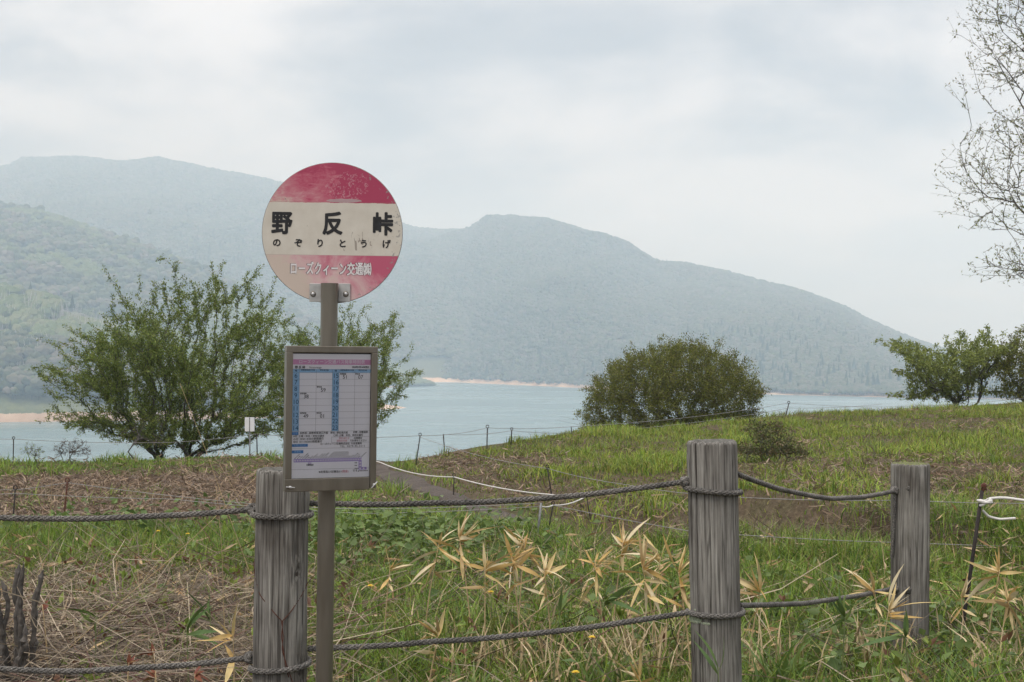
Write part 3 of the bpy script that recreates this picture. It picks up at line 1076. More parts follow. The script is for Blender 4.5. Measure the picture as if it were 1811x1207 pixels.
rope('rope', B1r, B2, 0.022, 'lower plaited rope between the sign post timber and the lichened post', [wrap(P2b, P2t, 0.476, RD, PI - 0.1, 2 * PI + 0.4, -0.002, 0.006)], [])
rope('rope', B2r, B3, 0.018, 'lower rope between lichened post and mossy-topped post', [], [(B3, 0.014), (B3 + np.array([0.05, -0.03, 0.0]), 0.011)])
# loose rope end hanging down the far post
e3 = axis_at(P3b, P3t, 0.7)
lo = np.array([[e3[0] - 0.078, e3[1] - 0.045, 0.745], [e3[0] - 0.081, e3[1] - 0.045, 0.66], [e3[0] - 0.084, e3[1] - 0.04, 0.56], [e3[0] - 0.09, e3[1] - 0.035, 0.445]])
ob = braid(MB(), lo, 0.008, 0.06).build('rope_end', M['rope'], None, True)
tag(ob, 'loose grey rope end hanging down the mossy-topped post', 'rope')

# thin rusty wire twisted round the left post
M['rust'] = mat_flat('rust', (0.085, 0.032, 0.02), 0.85, var=0.4, scale=80, bumpd=0.001)


def on_post(b, tp, rad, pairs, lift=0.003):
    out_ = []
    for (a, z) in pairs:
        c = axis_at(b, tp, z)
        out_.append([c[0] + (rad + lift) * math.cos(a), c[1] + (rad + lift) * math.sin(a), z])
    return np.array(out_)


def smooth(pts, n=40):
    pts = np.asarray(pts, float)
    d = np.concatenate([[0], np.cumsum(np.linalg.norm(np.diff(pts, axis=0), axis=1))])
    s = np.linspace(0, d[-1], n)
    q_ = np.stack([np.interp(s, d, pts[:, k]) for k in range(3)], 1)
    for _ in range(3):
        q_[1:-1] = (q_[:-2] + 2 * q_[1:-1] + q_[2:]) / 4
    return q_


wr = empty('tie_wire', tuple(P1b))
offw = np.array(P1b)
for prs in ([(HF - 1.5, 0.69), (HF - 1.2, 0.655), (HF - 0.7, 0.59), (HF + 0.0, 0.53), (HF + 0.22, 0.51)], [(HF + 1.5, 0.62), (HF + 1.0, 0.585), (HF + 0.5, 0.535), (HF + 0.22, 0.51)],
            [(HF + 0.2, 0.51), (HF + 0.27, 0.46), (HF + 0.22, 0.42), (HF + 0.45, 0.36), (HF + 0.7, 0.30)], [(HF + 0.24, 0.51), (HF + 0.20, 0.46), (HF + 0.28, 0.42), (HF + 0.38, 0.36), (HF + 0.5, 0.33)]):
    MB().tube(smooth(on_post(P1b, P1t, RD, prs)) - offw, 0.0016, 5).build('strand', M['rust'], wr, True)
tag(wr, 'thin rusty wire twisted into a Y on the post behind the sign', 'wire')

# ================================================================== the bus stop sign
SG = Vector((-0.5605, 4.2, float(ground(-0.56, 4.2))))
lean = R(0.78)
sign = empty('bus_stop_sign', SG)
sign.rotation_euler = (0, lean, 0)
tag(sign, 'bus stop pole with round red and white sign and framed timetable', 'sign')


def sgl(px, py, Y=4.2):
    """Photograph pixel on the sign plane to the sign's own coordinates."""
    w = P(px, py, Y)
    d = w - SG
    return Vector((d.x * math.cos(lean) - d.z * math.sin(lean), d.y, d.x * math.sin(lean) + d.z * math.cos(lean)))


m, t, p, o = new_mat('dull_steel')
v = noise_vec(t, (9, 9, 2))
na = nd(t, 'ShaderNodeTexNoise', Vector=v, Scale=2.0, Detail=6.0)
v2 = noise_vec(t, (300, 300, 8))
nb = nd(t, 'ShaderNodeTexNoise', Vector=v2, Scale=1.0, Detail=3.0)
c = ramp_n(t, na.outputs['Fac'], [(0.3, (0.15, 0.134, 0.106)), (0.7, (0.235, 0.215, 0.178))])
t.links.new(c, p.inputs['Base Color'])
p.inputs['Metallic'].default_value = 0.75
t.links.new(ramp_n(t, nb.outputs['Fac'], [(0.3, (0.30, 0.30, 0.30)), (0.7, (0.48, 0.48, 0.48))]), p.inputs['Roughness'])
M['steel'] = m
M['bright_steel'] = mat_flat('bright_steel', (0.50, 0.50, 0.50), 0.4, 0.7, var=0.15, scale=40)
M['gap_shade'] = mat_flat('gap_shade', (0.03, 0.03, 0.03), 0.8)
M['concrete'] = mat_flat('concrete', (0.32, 0.31, 0.29), 0.9, var=0.2, scale=25, bumpd=0.005)

z_top = sgl(582, 502).z
pr = 0.0252
an_ = np.arange(36) * 2 * PI / 36
mbp = MB()
mbp.add([(pr * math.cos(a), pr * math.sin(a), z) for z in (-0.02, z_top) for a in an_], [(j, (j + 1) % 36, 36 + (j + 1) % 36, 36 + j) for j in range(36)])
pole = mbp.build('pole', M['steel'], sign, True)
MB().lathe([(pr + 0.0004, z_top - 0.003), (pr + 0.0004, z_top + 0.001)], 36).build('end_cap', M['steel'], pole)
MB().lathe([(0.19, -0.25), (0.19, 0.03), (0.175, 0.05), (0.06, 0.055)], 32).build('base_block', M['concrete'], sign, True)

# the round plate
dc = sgl(585.5, 411)
DR = 0.2095
m, t, p, o = new_mat('worn_sign_paint')
tcn = t.nodes.new('ShaderNodeTexCoord')
sp = nd(t, 'ShaderNodeSeparateXYZ')
t.links.new(tcn.outputs['Object'], sp.inputs[0])
x_, z_ = sp.outputs['X'], sp.outputs['Z']
cream = (0.50, 0.455, 0.385)
v = noise_vec(t, (1, 1, 1))
n_fade = nd(t, 'ShaderNodeTexNoise', Vector=v, Scale=9.0, Detail=7.0, Roughness=0.68, Distortion=0.7)
vs = noise_vec(t, (22, 1, 60))
n_str = nd(t, 'ShaderNodeTexNoise', Vector=vs, Scale=1.6, Detail=6.0, Roughness=0.65, Distortion=0.5)
# fade: strong red to the upper right, bleached to the left
f_top = mth(t, 'ADD', mth(t, 'MULTIPLY', mth(t, 'ADD', x_, 0.105), 4.2), mth(t, 'MULTIPLY', mth(t, 'ADD', n_fade.outputs['Fac'], -0.5), 2.0))
f_top = mth(t, 'ADD', f_top, mth(t, 'MULTIPLY', mth(t, 'ADD', n_str.outputs['Fac'], -0.5), 1.3), False)
f_top = mth(t, 'ADD', f_top, mth(t, 'MULTIPLY', mth(t, 'ADD', z_, -0.12), 2.2))
red = ramp_n(t, mth(t, 'ADD', f_top, 0.45, True), [(0.0, (0.50, 0.40, 0.34)), (0.22, (0.48, 0.24, 0.26)), (0.5, (0.45, 0.15, 0.19)), (0.85, (0.40, 0.075, 0.125)), (1.0, (0.34, 0.045, 0.095))])
f_low = mth(t, 'ADD', mth(t, 'MULTIPLY', mth(t, 'ADD', x_, -0.01), 3.4), mth(t, 'MULTIPLY', mth(t, 'ADD', n_fade.outputs['Fac'], -0.5), 2.2))
f_low = mth(t, 'ADD', f_low, mth(t, 'MULTIPLY', mth(t, 'ADD', z_, 0.10), 3.4))
low = ramp_n(t, mth(t, 'ADD', f_low, 0.55, True), [(0.0, (0.50, 0.42, 0.36)), (0.35, (0.53, 0.36, 0.36)), (0.7, (0.48, 0.21, 0.25)), (1.0, (0.42, 0.09, 0.15))])
up_m = mth(t, 'GREATER_THAN', mth(t, 'ADD', z_, mth(t, 'MULTIPLY', n_str.outputs['Fac'], 0.006)), 0.0925)
lo_m = mth(t, 'LESS_THAN', z_, -0.0665)
ncr = nd(t, 'ShaderNodeTexNoise', Vector=v, Scale=25.0, Detail=5.0)
crm = ramp_n(t, ncr.outputs['Fac'], [(0.3, (0.50, 0.465, 0.40)), (0.7, (0.56, 0.53, 0.465))])
col = mixc(t, up_m, crm, red)
col = mixc(t, lo_m, col, low)
# fine line at the band edges
for zl in (0.0915, -0.0665):
    ln = mth(t, 'LESS_THAN', mth(t, 'ABSOLUTE', mth(t, 'ADD', z_, -zl)), 0.0005)
    col = mixc(t, mth(t, 'MULTIPLY', ln, 0.45), col, (0.20, 0.16, 0.14))
# curled scratches in the red, upper right
def contour(scale, stretch, wid, dist, seed_z):
    q1 = nd(t, 'ShaderNodeTexNoise', Vector=noise_vec(t, stretch), Scale=scale, Detail=1.0, Distortion=dist)
    return mth(t, 'LESS_THAN', mth(t, 'ABSOLUTE', mth(t, 'ADD', q1.outputs['Fac'], -seed_z)), wid)


brk = nd(t, 'ShaderNodeTexNoise', Vector=v, Scale=85.0, Detail=1.0)
scr = mth(t, 'MAXIMUM', contour(55.0, (1, 1, 1.5), 0.020, 1.6, 0.52), contour(80.0, (1.4, 1, 1), 0.022, 1.0, 0.47))
scr = mth(t, 'MULTIPLY', scr, mth(t, 'GREATER_THAN', brk.outputs['Fac'], 0.50))
nm = nd(t, 'ShaderNodeTexNoise', Vector=v, Scale=16.0, Detail=3.0)
ex = mth(t, 'SUBTRACT', 1.0, mth(t, 'DIVIDE', mth(t, 'ABSOLUTE', mth(t, 'ADD', x_, -0.045)), 0.085), True)
ez = mth(t, 'SUBTRACT', 1.0, mth(t, 'DIVIDE', mth(t, 'ABSOLUTE', mth(t, 'ADD', z_, -0.135)), 0.06), True)
zone = mth(t, 'GREATER_THAN', mth(t, 'MULTIPLY', mth(t, 'MULTIPLY', ex, ez), mth(t, 'MULTIPLY', nm.outputs['Fac'], 2.0)), 0.22)
scr = mth(t, 'MULTIPLY', mth(t, 'MULTIPLY', scr, zone), up_m)
col = mixc(t, mth(t, 'MULTIPLY', scr, 0.6), col, (0.50, 0.30, 0.33))
# chips along the rim and crazed right edge
rad_ = nd(t, 'ShaderNodeVectorMath', operation='LENGTH')
cmb = nd(t, 'ShaderNodeCombineXYZ')
t.links.new(x_, cmb.inputs[0])
t.links.new(z_, cmb.inputs[2])
t.links.new(cmb.outputs[0], rad_.inputs[0])
nchip = nd(t, 'ShaderNodeTexNoise', Vector=v, Scale=75.0, Detail=4.0, Roughness=0.7)
rim = mth(t, 'MULTIPLY', mth(t, 'ADD', rad_.outputs['Value'], -0.150), 4.2, True)
rim = mth(t, 'MULTIPLY', rim, mth(t, 'ADD', mth(t, 'MULTIPLY', x_, 2.4), 0.50, True))
chip = mth(t, 'GREATER_THAN', mth(t, 'ADD', nchip.outputs['Fac'], mth(t, 'MULTIPLY', rim, 0.85)), 0.74)
col = mixc(t, mth(t, 'MULTIPLY', chip, 0.75), col, (0.24, 0.235, 0.225))
spk = mth(t, 'GREATER_THAN', nchip.outputs['Fac'], 0.715)
col = mixc(t, mth(t, 'MULTIPLY', spk, 0.8), col, (0.12, 0.11, 0.10))
# worn streaks under the second character
vst = noise_vec(t, (90, 1, 28))
nst = nd(t, 'ShaderNodeTexNoise', Vector=vst, Scale=1.0, Detail=4.0, Distortion=1.0)
sx = mth(t, 'SUBTRACT', 1.0, mth(t, 'DIVIDE', mth(t, 'ABSOLUTE', mth(t, 'ADD', x_, -0.085)), 0.07), True)
sz = mth(t, 'SUBTRACT', 1.0, mth(t, 'DIVIDE', mth(t, 'ABSOLUTE', mth(t, 'ADD', z_, 0.03)), 0.06), True)
stk = mth(t, 'GREATER_THAN', mth(t, 'ADD', nst.outputs['Fac'], mth(t, 'MULTIPLY', mth(t, 'MULTIPLY', sx, sz), 0.16)), 0.74)
col = mixc(t, mth(t, 'MULTIPLY', stk, 0.7), col, (0.20, 0.17, 0.145))
# grey bare patch low on the plate and beneath the upper band
dx = mth(t, 'DIVIDE', mth(t, 'ADD', x_, 0.012), 0.085)
dz = mth(t, 'DIVIDE', mth(t, 'ADD', z_, 0.20), 0.062)
ell = mth(t, 'ADD', mth(t, 'MULTIPLY', dx, dx), mth(t, 'MULTIPLY', dz, dz))
ell = mth(t, 'ADD', ell, mth(t, 'MULTIPLY', n_fade.outputs['Fac'], 1.2))
gp = ramp_n(t, ell, [(0.9, (1, 1, 1)), (1.5, (0, 0, 0))])
col = mixc(t, gp, col, (0.27, 0.27, 0.265))
dx = mth(t, 'DIVIDE', mth(t, 'ADD', x_, -0.035), 0.055)
dz = mth(t, 'DIVIDE', mth(t, 'ADD', z_, -0.096), 0.006)
ell = mth(t, 'ADD', mth(t, 'MULTIPLY', dx, dx), mth(t, 'MULTIPLY', dz, dz))
gp = mth(t, 'LESS_THAN', mth(t, 'ADD', ell, mth(t, 'MULTIPLY', n_str.outputs['Fac'], 0.8)), 1.3)
col = mixc(t, mth(t, 'MULTIPLY', gp, 0.7), col, (0.36, 0.34, 0.33))
t.links.new(col, p.inputs['Base Color'])
p.inputs['Roughness'].default_value = 0.55
p.inputs['Specular IOR Level'].default_value = 0.3
bump(t, p, mth(t, 'ADD', nchip.outputs['Fac'], scr), 0.15, 0.001)
M['plate'] = m
M['plate_edge'] = mat_flat('plate_edge', (0.22, 0.20, 0.19), 0.6, 0.3, var=0.3, scale=90)

mb = MB()
n_ = 128
pl_y = -0.001
ang = np.arange(n_) * 2 * PI / n_
prof = [(0.0, -0.0016), (DR * 0.5, -0.0016), (DR - 0.0012, -0.0016)]
Vp = [(0, -0.0016, 0)]
for r_ in (DR * 0.5, DR - 0.0015):
    Vp += [(r_ * math.cos(a), -0.0016, r_ * math.sin(a)) for a in ang]
Fp_ = [(0, 1 + j, 1 + (j + 1) % n_) for j in range(n_)] + [(1 + j, 1 + n_ + j, 1 + n_ + (j + 1) % n_, 1 + (j + 1) % n_) for j in range(n_)]
plate = mb.add(Vp, Fp_).build('plate', M['plate'], sign)
plate.location = (dc.x, 0.030, dc.z)
mb = MB()
Vr = []
for r_, y_ in ((DR - 0.0015, -0.0016), (DR, -0.0010), (DR, 0.0010), (DR - 0.0015, 0.0016), (0.001, 0.0016)):
    Vr += [(r_ * math.cos(a), y_, r_ * math.sin(a)) for a in ang]
Fr = []
for i in range(4):
    for j in range(n_):
        k = (j + 1) % n_
        Fr.append((i * n_ + j, (i + 1) * n_ + j, (i + 1) * n_ + k, i * n_ + k))
mb.add(Vr, Fr).build('rim', M['plate_edge'], plate, True)


# lettering, as flat cut letters
def text_mesh(body, size, x, z, align='CENTER', sx=1.0, rot=0.0, spacing=1.0):
    c_ = bpy.data.curves.new('t', 'FONT')
    c_.body = body
    c_.size = size
    c_.align_x = align
    c_.align_y = 'CENTER'
    c_.resolution_u = 3
    c_.space_character = spacing
    o_ = bpy.data.objects.new('t', c_)
    COL.objects.link(o_)
    bpy.context.view_layer.update()
    me_ = bpy.data.meshes.new_from_object(o_.evaluated_get(bpy.context.evaluated_depsgraph_get()))
    V = np.array([tuple(v_.co) for v_ in me_.vertices]) if len(me_.vertices) else np.zeros((0, 3))
    F = [tuple(f_.vertices) for f_ in me_.polygons]
    bpy.data.objects.remove(o_)
    bpy.data.curves.remove(c_)
    bpy.data.meshes.remove(me_)
    if len(V):
        a, b = V[:, 0] * sx, V[:, 1]
        V = np.stack([x + a * math.cos(rot) - b * math.sin(rot), np.zeros(len(V)), z + a * math.sin(rot) + b * math.cos(rot)], 1)
    return V, F


def lettering(name, items, mat, parent, y):
    """Letters; a bold weight is laid on as slightly shifted copies."""
    mb_ = MB()
    for it in items:
        it = dict(it)
        bw = it.pop('bold', 0.0)
        V, F = text_mesh(**it)
        if not len(V):
            continue
        n_c = 1 if bw == 0 else (5 if bw < 0.0005 else 17)
        for q_ in range(n_c):
            W_ = V.copy()
            if q_:
                a_ = (q_ - 1) * 2 * PI / (n_c - 1)
                W_[:, 0] += bw * math.cos(a_)
                W_[:, 2] += bw * math.sin(a_)
            W_[:, 1] = y - 0.000012 * q_
            mb_.add(W_, F)
    ob_ = mb_.build(name, mat, parent)
    if len(items) > 1:
        ob_['kind'] = 'stuff'
    return ob_


M['ink'] = mat_flat('black_paint', (0.012, 0.012, 0.014), 0.55, var=0.4, scale=60)
M['white_paint'] = mat_flat('white_paint', (0.62, 0.60, 0.60), 0.55, var=0.1, scale=60)
M['dark_outline'] = mat_flat('letter_outline', (0.075, 0.045, 0.05), 0.6, var=0.4, scale=60)  # dark painted edge of the white company letters
pxm = 4.2 / FPX


def dpos(px, py):
    return (px - 585.5) * pxm, (411 - py) * pxm


for ch, px in (('野', 495.5), ('反', 586), ('峠', 675)):
    x, z = dpos(px, 397)
    lettering('character', [dict(body=ch, size=0.071, x=x, z=z, bold=0.0024, sx=0.88)], M['ink'], plate, -0.0024)
for ch, px in (('の', 487), ('ぞ', 525.5), ('り', 564), ('と', 604), ('う', 642), ('げ', 682)):
    x, z = dpos(px, 430.5)
    lettering('kana', [dict(body=ch, size=0.0262, x=x, z=z, bold=0.0008)], M['ink'], plate, -0.0024)
for q_, ch in enumerate('ローズクィーン交通㈱'):
    px = 517.5 + q_ * 14.6
    x, z = dpos(px, 476.5 + (0.4 * math.sin(q_ * 2.1)))
    wide = 0.56 if q_ < 7 else 0.60
    lettering('letter_edge', [dict(body=ch, size=0.040, x=x - 0.0016, z=z + 0.0006, bold=0.0012, sx=wide)], M['dark_outline'], plate, -0.0019)
    lettering('letter', [dict(body=ch, size=0.040, x=x, z=z, bold=0.0009, sx=wide)], M['white_paint'], plate, -0.0026)

# clamp bracket in front of the plate
M['bracket'] = mat_flat('bracket_steel', (0.40, 0.40, 0.39), 0.5, 0.35, var=0.15, scale=50)
c0, c1 = sgl(545.5, 500), sgl(617.5, 535)
bk = empty('bracket')
bk.parent = sign
bk.location = (0, 0, 0)
for (xa, xb) in ((545.5, 567.5), (597, 617.5)):
    a, b = sgl(xa, 501), sgl(xb, 534)
    MB().box((a.x, 0.0225, b.z), (b.x, 0.0262, a.z), 0.001).build('flange', M['bracket'], bk)
for px in (552, 610):
    b_ = sgl(px, 520)
    sc = MB().lathe([(0.0058, 0), (0.0058, 0.0025), (0.004, 0.0045), (0.0015, 0.005)], 14)
    so = sc.build('screw', M['bright_steel'], bk, True)
    so.location = (b_.x, 0.0224, b_.z)
    so.rotation_euler = (PI / 2, 0, 0)
    wo = MB().lathe([(0.0085, 0), (0.0085, 0.001), (0.007, 0.0014)], 18).build('washer', M['steel'], bk, True)
    wo.location = (b_.x, 0.0226, b_.z)
    wo.rotation_euler = (PI / 2, 0, 0)

# ------------------------------------------------------------------ timetable case
RB = R(24)
bc = sgl(590, 737.5)
BW, BH = 150 * pxm / math.cos(RB), 250 * pxm
case = empty('timetable_case')
case.parent = sign
case.location = (bc.x, -0.062, bc.z)
case.rotation_euler = (0, 0, RB)
hw_, hh = BW / 2, BH / 2
fs, ft, fb = 0.0190, 0.0190, 0.0345          # frame widths: sides, top, bottom
d0, d1 = -0.012, 0.014                     # front and back of the frame
MB().box((-hw_, d0, -hh + fb), (-hw_ + fs, d1, hh - ft), 0.0015).build('frame_side', M['steel'], case)
MB().box((hw_ - fs, d0, -hh + 0.002), (hw_, d1, hh - ft), 0.0015).build('frame_side', M['steel'], case)
MB().box((-hw_, d0 - 0.0005, hh - ft), (hw_, d1, hh), 0.0015).build('frame_top', M['steel'], case)
MB().box((-hw_, d0 - 0.0005, -hh - 0.002), (hw_ - fs - 0.0016, d1, -hh + fb), 0.0015).build('frame_bottom', M['steel'], case)
MB().box((-hw_ + 0.003, d1 - 0.004, -hh + 0.003), (hw_ - 0.003, d1 - 0.001, hh - 0.003)).build('back_panel', M['steel'], case)
MB().box((-0.03, d1, -0.14), (0.03, 0.052, -0.10), 0.002).build('mount', M['steel'], case)
MB().box((-0.03, d1, 0.10), (0.03, 0.052, 0.14), 0.002).build('mount', M['steel'], case)
for (x, z, r_) in ((-hw_ + 0.014, -hh + 0.012, 0.1), (hw_ - 0.008, -hh + 0.012, -0.8)):
    w_ = MB()
    w_.lathe([(0.0042, 0), (0.0042, 0.006), (0.002, 0.008)], 12)
    w_.box((-0.013, -0.0016, 0.003), (0.013, 0.0016, 0.008), 0.001)
    wo = w_.build('wing_screw', M['bright_steel'], case, True)
    wo.location = (x, d0 - 0.001, z)
    wo.rotation_euler = (PI / 2, r_, 0)

m, t, p, o = new_mat('paper')
v = noise_vec(t, (1, 1, 1))
na = nd(t, 'ShaderNodeTexNoise', Vector=v, Scale=8.0, Detail=3.0)
t.links.new(ramp_n(t, na.outputs['Fac'], [(0.3, (0.79, 0.79, 0.84)), (0.7, (0.82, 0.82, 0.87))]), p.inputs['Base Color'])
p.inputs['Roughness'].default_value = 0.6
M['paper'] = m
pw, ph = BW - 2 * fs, BH - ft - fb
py0 = -0.0035
ppl, ppr, ppt, ppb = -pw / 2 + 0.0005, pw / 2 - 0.0005, hh - ft - 0.0035, -hh + fb + 0.001
paper = MB().box((ppl, py0, ppb), (ppr, py0 + 0.002, ppt)).build('timetable', M['paper'], case)
PWd, PHt = ppr - ppl, ppt - ppb
MB().box((ppl, py0 - 0.001, ppt), (ppr, py0 + 0.004, ppt + 0.0033)).build('gap', M['gap_shade'], case)  # solid dark strip, its colour standing in for shade in the slit


def U(u):
    return ppl + u * PWd


def Vv_(v_):
    return ppt - v_ * PHt


def pquads(name, rects, mat, y):
    mb_ = MB()
    for (u0, v0, u1, v1) in rects:
        mb_.quad((U(u0), y, Vv_(v1)), (U(u1), y, Vv_(v1)), (U(u1), y, Vv_(v0)), (U(u0), y, Vv_(v0)))
    return mb_.build(name, mat, paper)


M['print_pink'] = mat_flat('print_pink', (0.62, 0.30, 0.50), 0.6, var=0.05)
M['print_blue'] = mat_flat('print_blue', (0.30, 0.52, 0.76), 0.6, var=0.05)
M['print_deep_blue'] = mat_flat('print_deep_blue', (0.07, 0.22, 0.52), 0.6, var=0.05)
M['print_line'] = mat_flat('print_line', (0.22, 0.22, 0.24), 0.6, var=0.05)
M['print_text'] = mat_flat('print_text', (0.055, 0.055, 0.065), 0.6, var=0.05)
M['print_hours'] = mat_flat('print_hours', (0.035, 0.10, 0.20), 0.6, var=0.05)
M['print_violet'] = mat_flat('print_violet', (0.36, 0.28, 0.62), 0.6, var=0.05)
M['print_red'] = mat_flat('print_red', (0.62, 0.22, 0.28), 0.6, var=0.05)
M['print_white'] = mat_flat('print_white', (0.74, 0.70, 0.76), 0.6, var=0.03)
M['print_pale'] = mat_flat('print_pale', (0.70, 0.55, 0.64), 0.6, var=0.03)
y1, y2, y3 = py0 - 0.0004, py0 - 0.0008, py0 - 0.0012
pquads('title_band', [(0, 0.045, 1, 0.087)], M['print_pink'], y1)
lettering('lettering', [dict(body='ローズクィーン交通バス発車時刻表', size=0.0125, x=U(0.5), z=Vv_(0.066), bold=0.00015)], M['print_white'], paper, y2)
TT, HB, RH = 0.124, 0.152, 0.0525
pquads('header_row', [(0, TT, 1, HB)], M['print_blue'], y1)
pquads('hour_column', [(0, HB, 0.088, HB + 9 * RH)], M['print_blue'], y1)
pquads('hour_column', [(0.505, HB, 0.592, HB + 9 * RH)], M['print_blue'], y1)
lw, lh = 0.0022, 0.0014
rc = [(0, HB + k * RH - lh / 2, 1, HB + k * RH + lh / 2) for k in range(10)] + [(0, TT - lh / 2, 1, TT + lh / 2)]
rc2 = [(x - lw / 2, TT, x + lw / 2, HB + 9 * RH) for x in (0.088, 0.30, 0.505, 0.592, 0.795)]
tag(pquads('grid_lines', rc, M['print_line'], y2), kind='stuff')
tag(pquads('grid_lines', rc2, M['print_line'], y3), kind='stuff')
it = []
for k in range(9):
    vc = HB + (k + 0.5) * RH
    it.append(dict(body=str(6 + k), size=0.0185, x=U(0.044), z=Vv_(vc), bold=0.0001))
    it.append(dict(body=str(15 + k), size=0.0185, x=U(0.549), z=Vv_(vc), bold=0.0001))
it.append(dict(body='時', size=0.007, x=U(0.044), z=Vv_(0.138), bold=0.0002))
it.append(dict(body='時', size=0.007, x=U(0.549), z=Vv_(0.138), bold=0.0002))
for u in (0.194, 0.694):
    it.append(dict(body='長野原草津口方面', size=0.0052, x=U(u), z=Vv_(0.132), bold=0.0001))
for u in (0.402, 0.897):
    it.append(dict(body='野反湖方面', size=0.0052, x=U(u), z=Vv_(0.132), bold=0.0001))
lettering('lettering', it, M['print_hours'], paper, y3)
it = []
for (k, u, s_) in ((2, 0.39, '59'), (3, 0.175, '38'), (6, 0.175, '49'), (6, 0.385, '01')):
    it.append(dict(body=s_, size=0.0155, x=U(u), z=Vv_(HB + (k + 0.68) * RH)))
for (k, u, s_) in ((0, 0.67, '51'), (0, 0.87, '07')):
    it.append(dict(body=s_, size=0.0155, x=U(u), z=Vv_(HB + (k + 0.68) * RH)))
for (k, u, s_) in ((2, 0.31, '野反湖'), (3, 0.098, '長野原線'), (6, 0.098, '長野原線'), (6, 0.31, '野反湖'), (0, 0.60, '長野原線'), (0, 0.80, '野反湖')):
    it.append(dict(body=s_, size=0.0048, x=U(u), z=Vv_(HB + (k + 0.2) * RH), align='LEFT', bold=0.0001))
it += [dict(body='野 反 峠', size=0.0085, x=U(0.03), z=Vv_(0.110), align='LEFT', bold=0.0003),
       dict(body='Nozoritoge', size=0.0078, x=U(0.21), z=Vv_(0.110), align='LEFT'),
       dict(body='2022年4月16日改正', size=0.0062, x=U(0.98), z=Vv_(0.106), align='RIGHT', bold=0.0002)]
vb = HB + 9 * RH
it += [dict(body='長野原 : 長野原草津口方面', size=0.0072, x=U(0.10), z=Vv_(vb + 0.014), align='LEFT', bold=0.0001),
       dict(body='野反 : 野反湖方面', size=0.0068, x=U(0.49), z=Vv_(vb + 0.014), align='LEFT', bold=0.0001),
       dict(body='花敷 : 花敷温泉', size=0.0068, x=U(0.78), z=Vv_(vb + 0.012), align='LEFT', bold=0.0001),
       dict(body='※印  土曜・休日・休校日運休', size=0.0070, x=U(0.02), z=Vv_(vb + 0.038), align='LEFT', bold=0.0001),
       dict(body='〇印  土曜、休日、休校日運行', size=0.0066, x=U(0.53), z=Vv_(vb + 0.036), align='LEFT', bold=0.0001),
       dict(body='△印  10/21~4/30の期間運行', size=0.0074, x=U(0.02), z=Vv_(vb + 0.060), align='LEFT', bold=0.0001),
       dict(body='◎印  5/1~10/20の期間運行', size=0.0074, x=U(0.02), z=Vv_(vb + 0.083), align='LEFT', bold=0.0001),
       dict(body='の時間は', size=0.0066, x=U(0.79), z=Vv_(vb + 0.060), align='LEFT', bold=0.0001),
       dict(body='でお待ちください', size=0.0066, x=U(0.74), z=Vv_(vb + 0.080), align='LEFT', bold=0.0001),
       dict(body='ローズクィーン交通株式会社  六合営業所', size=0.0068, x=U(0.90), z=Vv_(vb + 0.104), align='RIGHT', bold=0.0001),
       dict(body='TEL  0279-95-5512', size=0.0078, x=U(0.94), z=Vv_(vb + 0.125), align='RIGHT', spacing=1.25),
       dict(body='※お支払いは後払い', size=0.0080, x=U(0.64), z=Vv_(0.953), align='RIGHT', bold=0.0002),
       dict(body='です。', size=0.0080, x=U(0.78), z=Vv_(0.950), align='LEFT', bold=0.0002),
       dict(body='花敷温泉', size=0.0055, x=U(0.235), z=Vv_(0.895), bold=0.0001)]
lettering('lettering', it, M['print_text'], paper, y3)
lettering('lettering', [dict(body='(現金)', size=0.0080, x=U(0.64), z=Vv_(0.953), align='LEFT', bold=0.0001), dict(body='野反湖行き', size=0.0064, x=U(0.60), z=Vv_(vb + 0.060), align='LEFT'), dict(body='道路反対側', size=0.0064, x=U(0.57), z=Vv_(vb + 0.080), align='LEFT')], M['print_red'], paper, y3)
for rct in ((0.005, vb + 0.003, 0.085, vb + 0.027), (0.005, vb + 0.100, 0.205, vb + 0.122), (0.005, vb + 0.150, 0.15, vb + 0.174)):
    pquads('tag_box', [rct], M['print_deep_blue'], y2)
lettering('lettering', [dict(body='凡例', size=0.0068, x=U(0.045), z=Vv_(vb + 0.015)), dict(body='お問い合わせ', size=0.0060, x=U(0.105), z=Vv_(vb + 0.111)), dict(body='停車地', size=0.0068, x=U(0.077), z=Vv_(vb + 0.162))], M['print_blue'], paper, y3)
tag(pquads('rule_lines', [(0, vb + 0.136, 1, vb + 0.1374), (0, 0.928, 1, 0.9294), (0.505, vb + 0.047, 1, vb + 0.0484), (0.505, vb + 0.092, 1, vb + 0.0934), (0.505, vb + 0.0484, 0.5072, vb + 0.092)], M['print_line'], y2), kind='stuff')
rv = 0.845
tag(pquads('route_line', [(0.03, rv, 0.90, rv + 0.026), (0.86, rv + 0.026, 0.90, rv + 0.075), (0.86, rv + 0.0755, 0.965, rv + 0.097), (0.215, rv + 0.026, 0.25, rv + 0.045)], M['print_violet'], y1), kind='stuff')
sq = [(0.037 + k * 0.0325, rv + 0.006, 0.037 + k * 0.0325 + 0.019, rv + 0.019) for k in range(27)]
sq += [(0.222, rv + 0.027, 0.243, rv + 0.041), (0.870, rv + 0.032, 0.892, rv + 0.046), (0.870, rv + 0.055, 0.892, rv + 0.069), (0.870, rv + 0.080, 0.892, rv + 0.093), (0.915, rv + 0.080, 0.937, rv + 0.093)]
tag(pquads('stop_marks', sq, M['print_white'], y2), kind='stuff')
mbs = MB()
gs = np.random.default_rng(12)
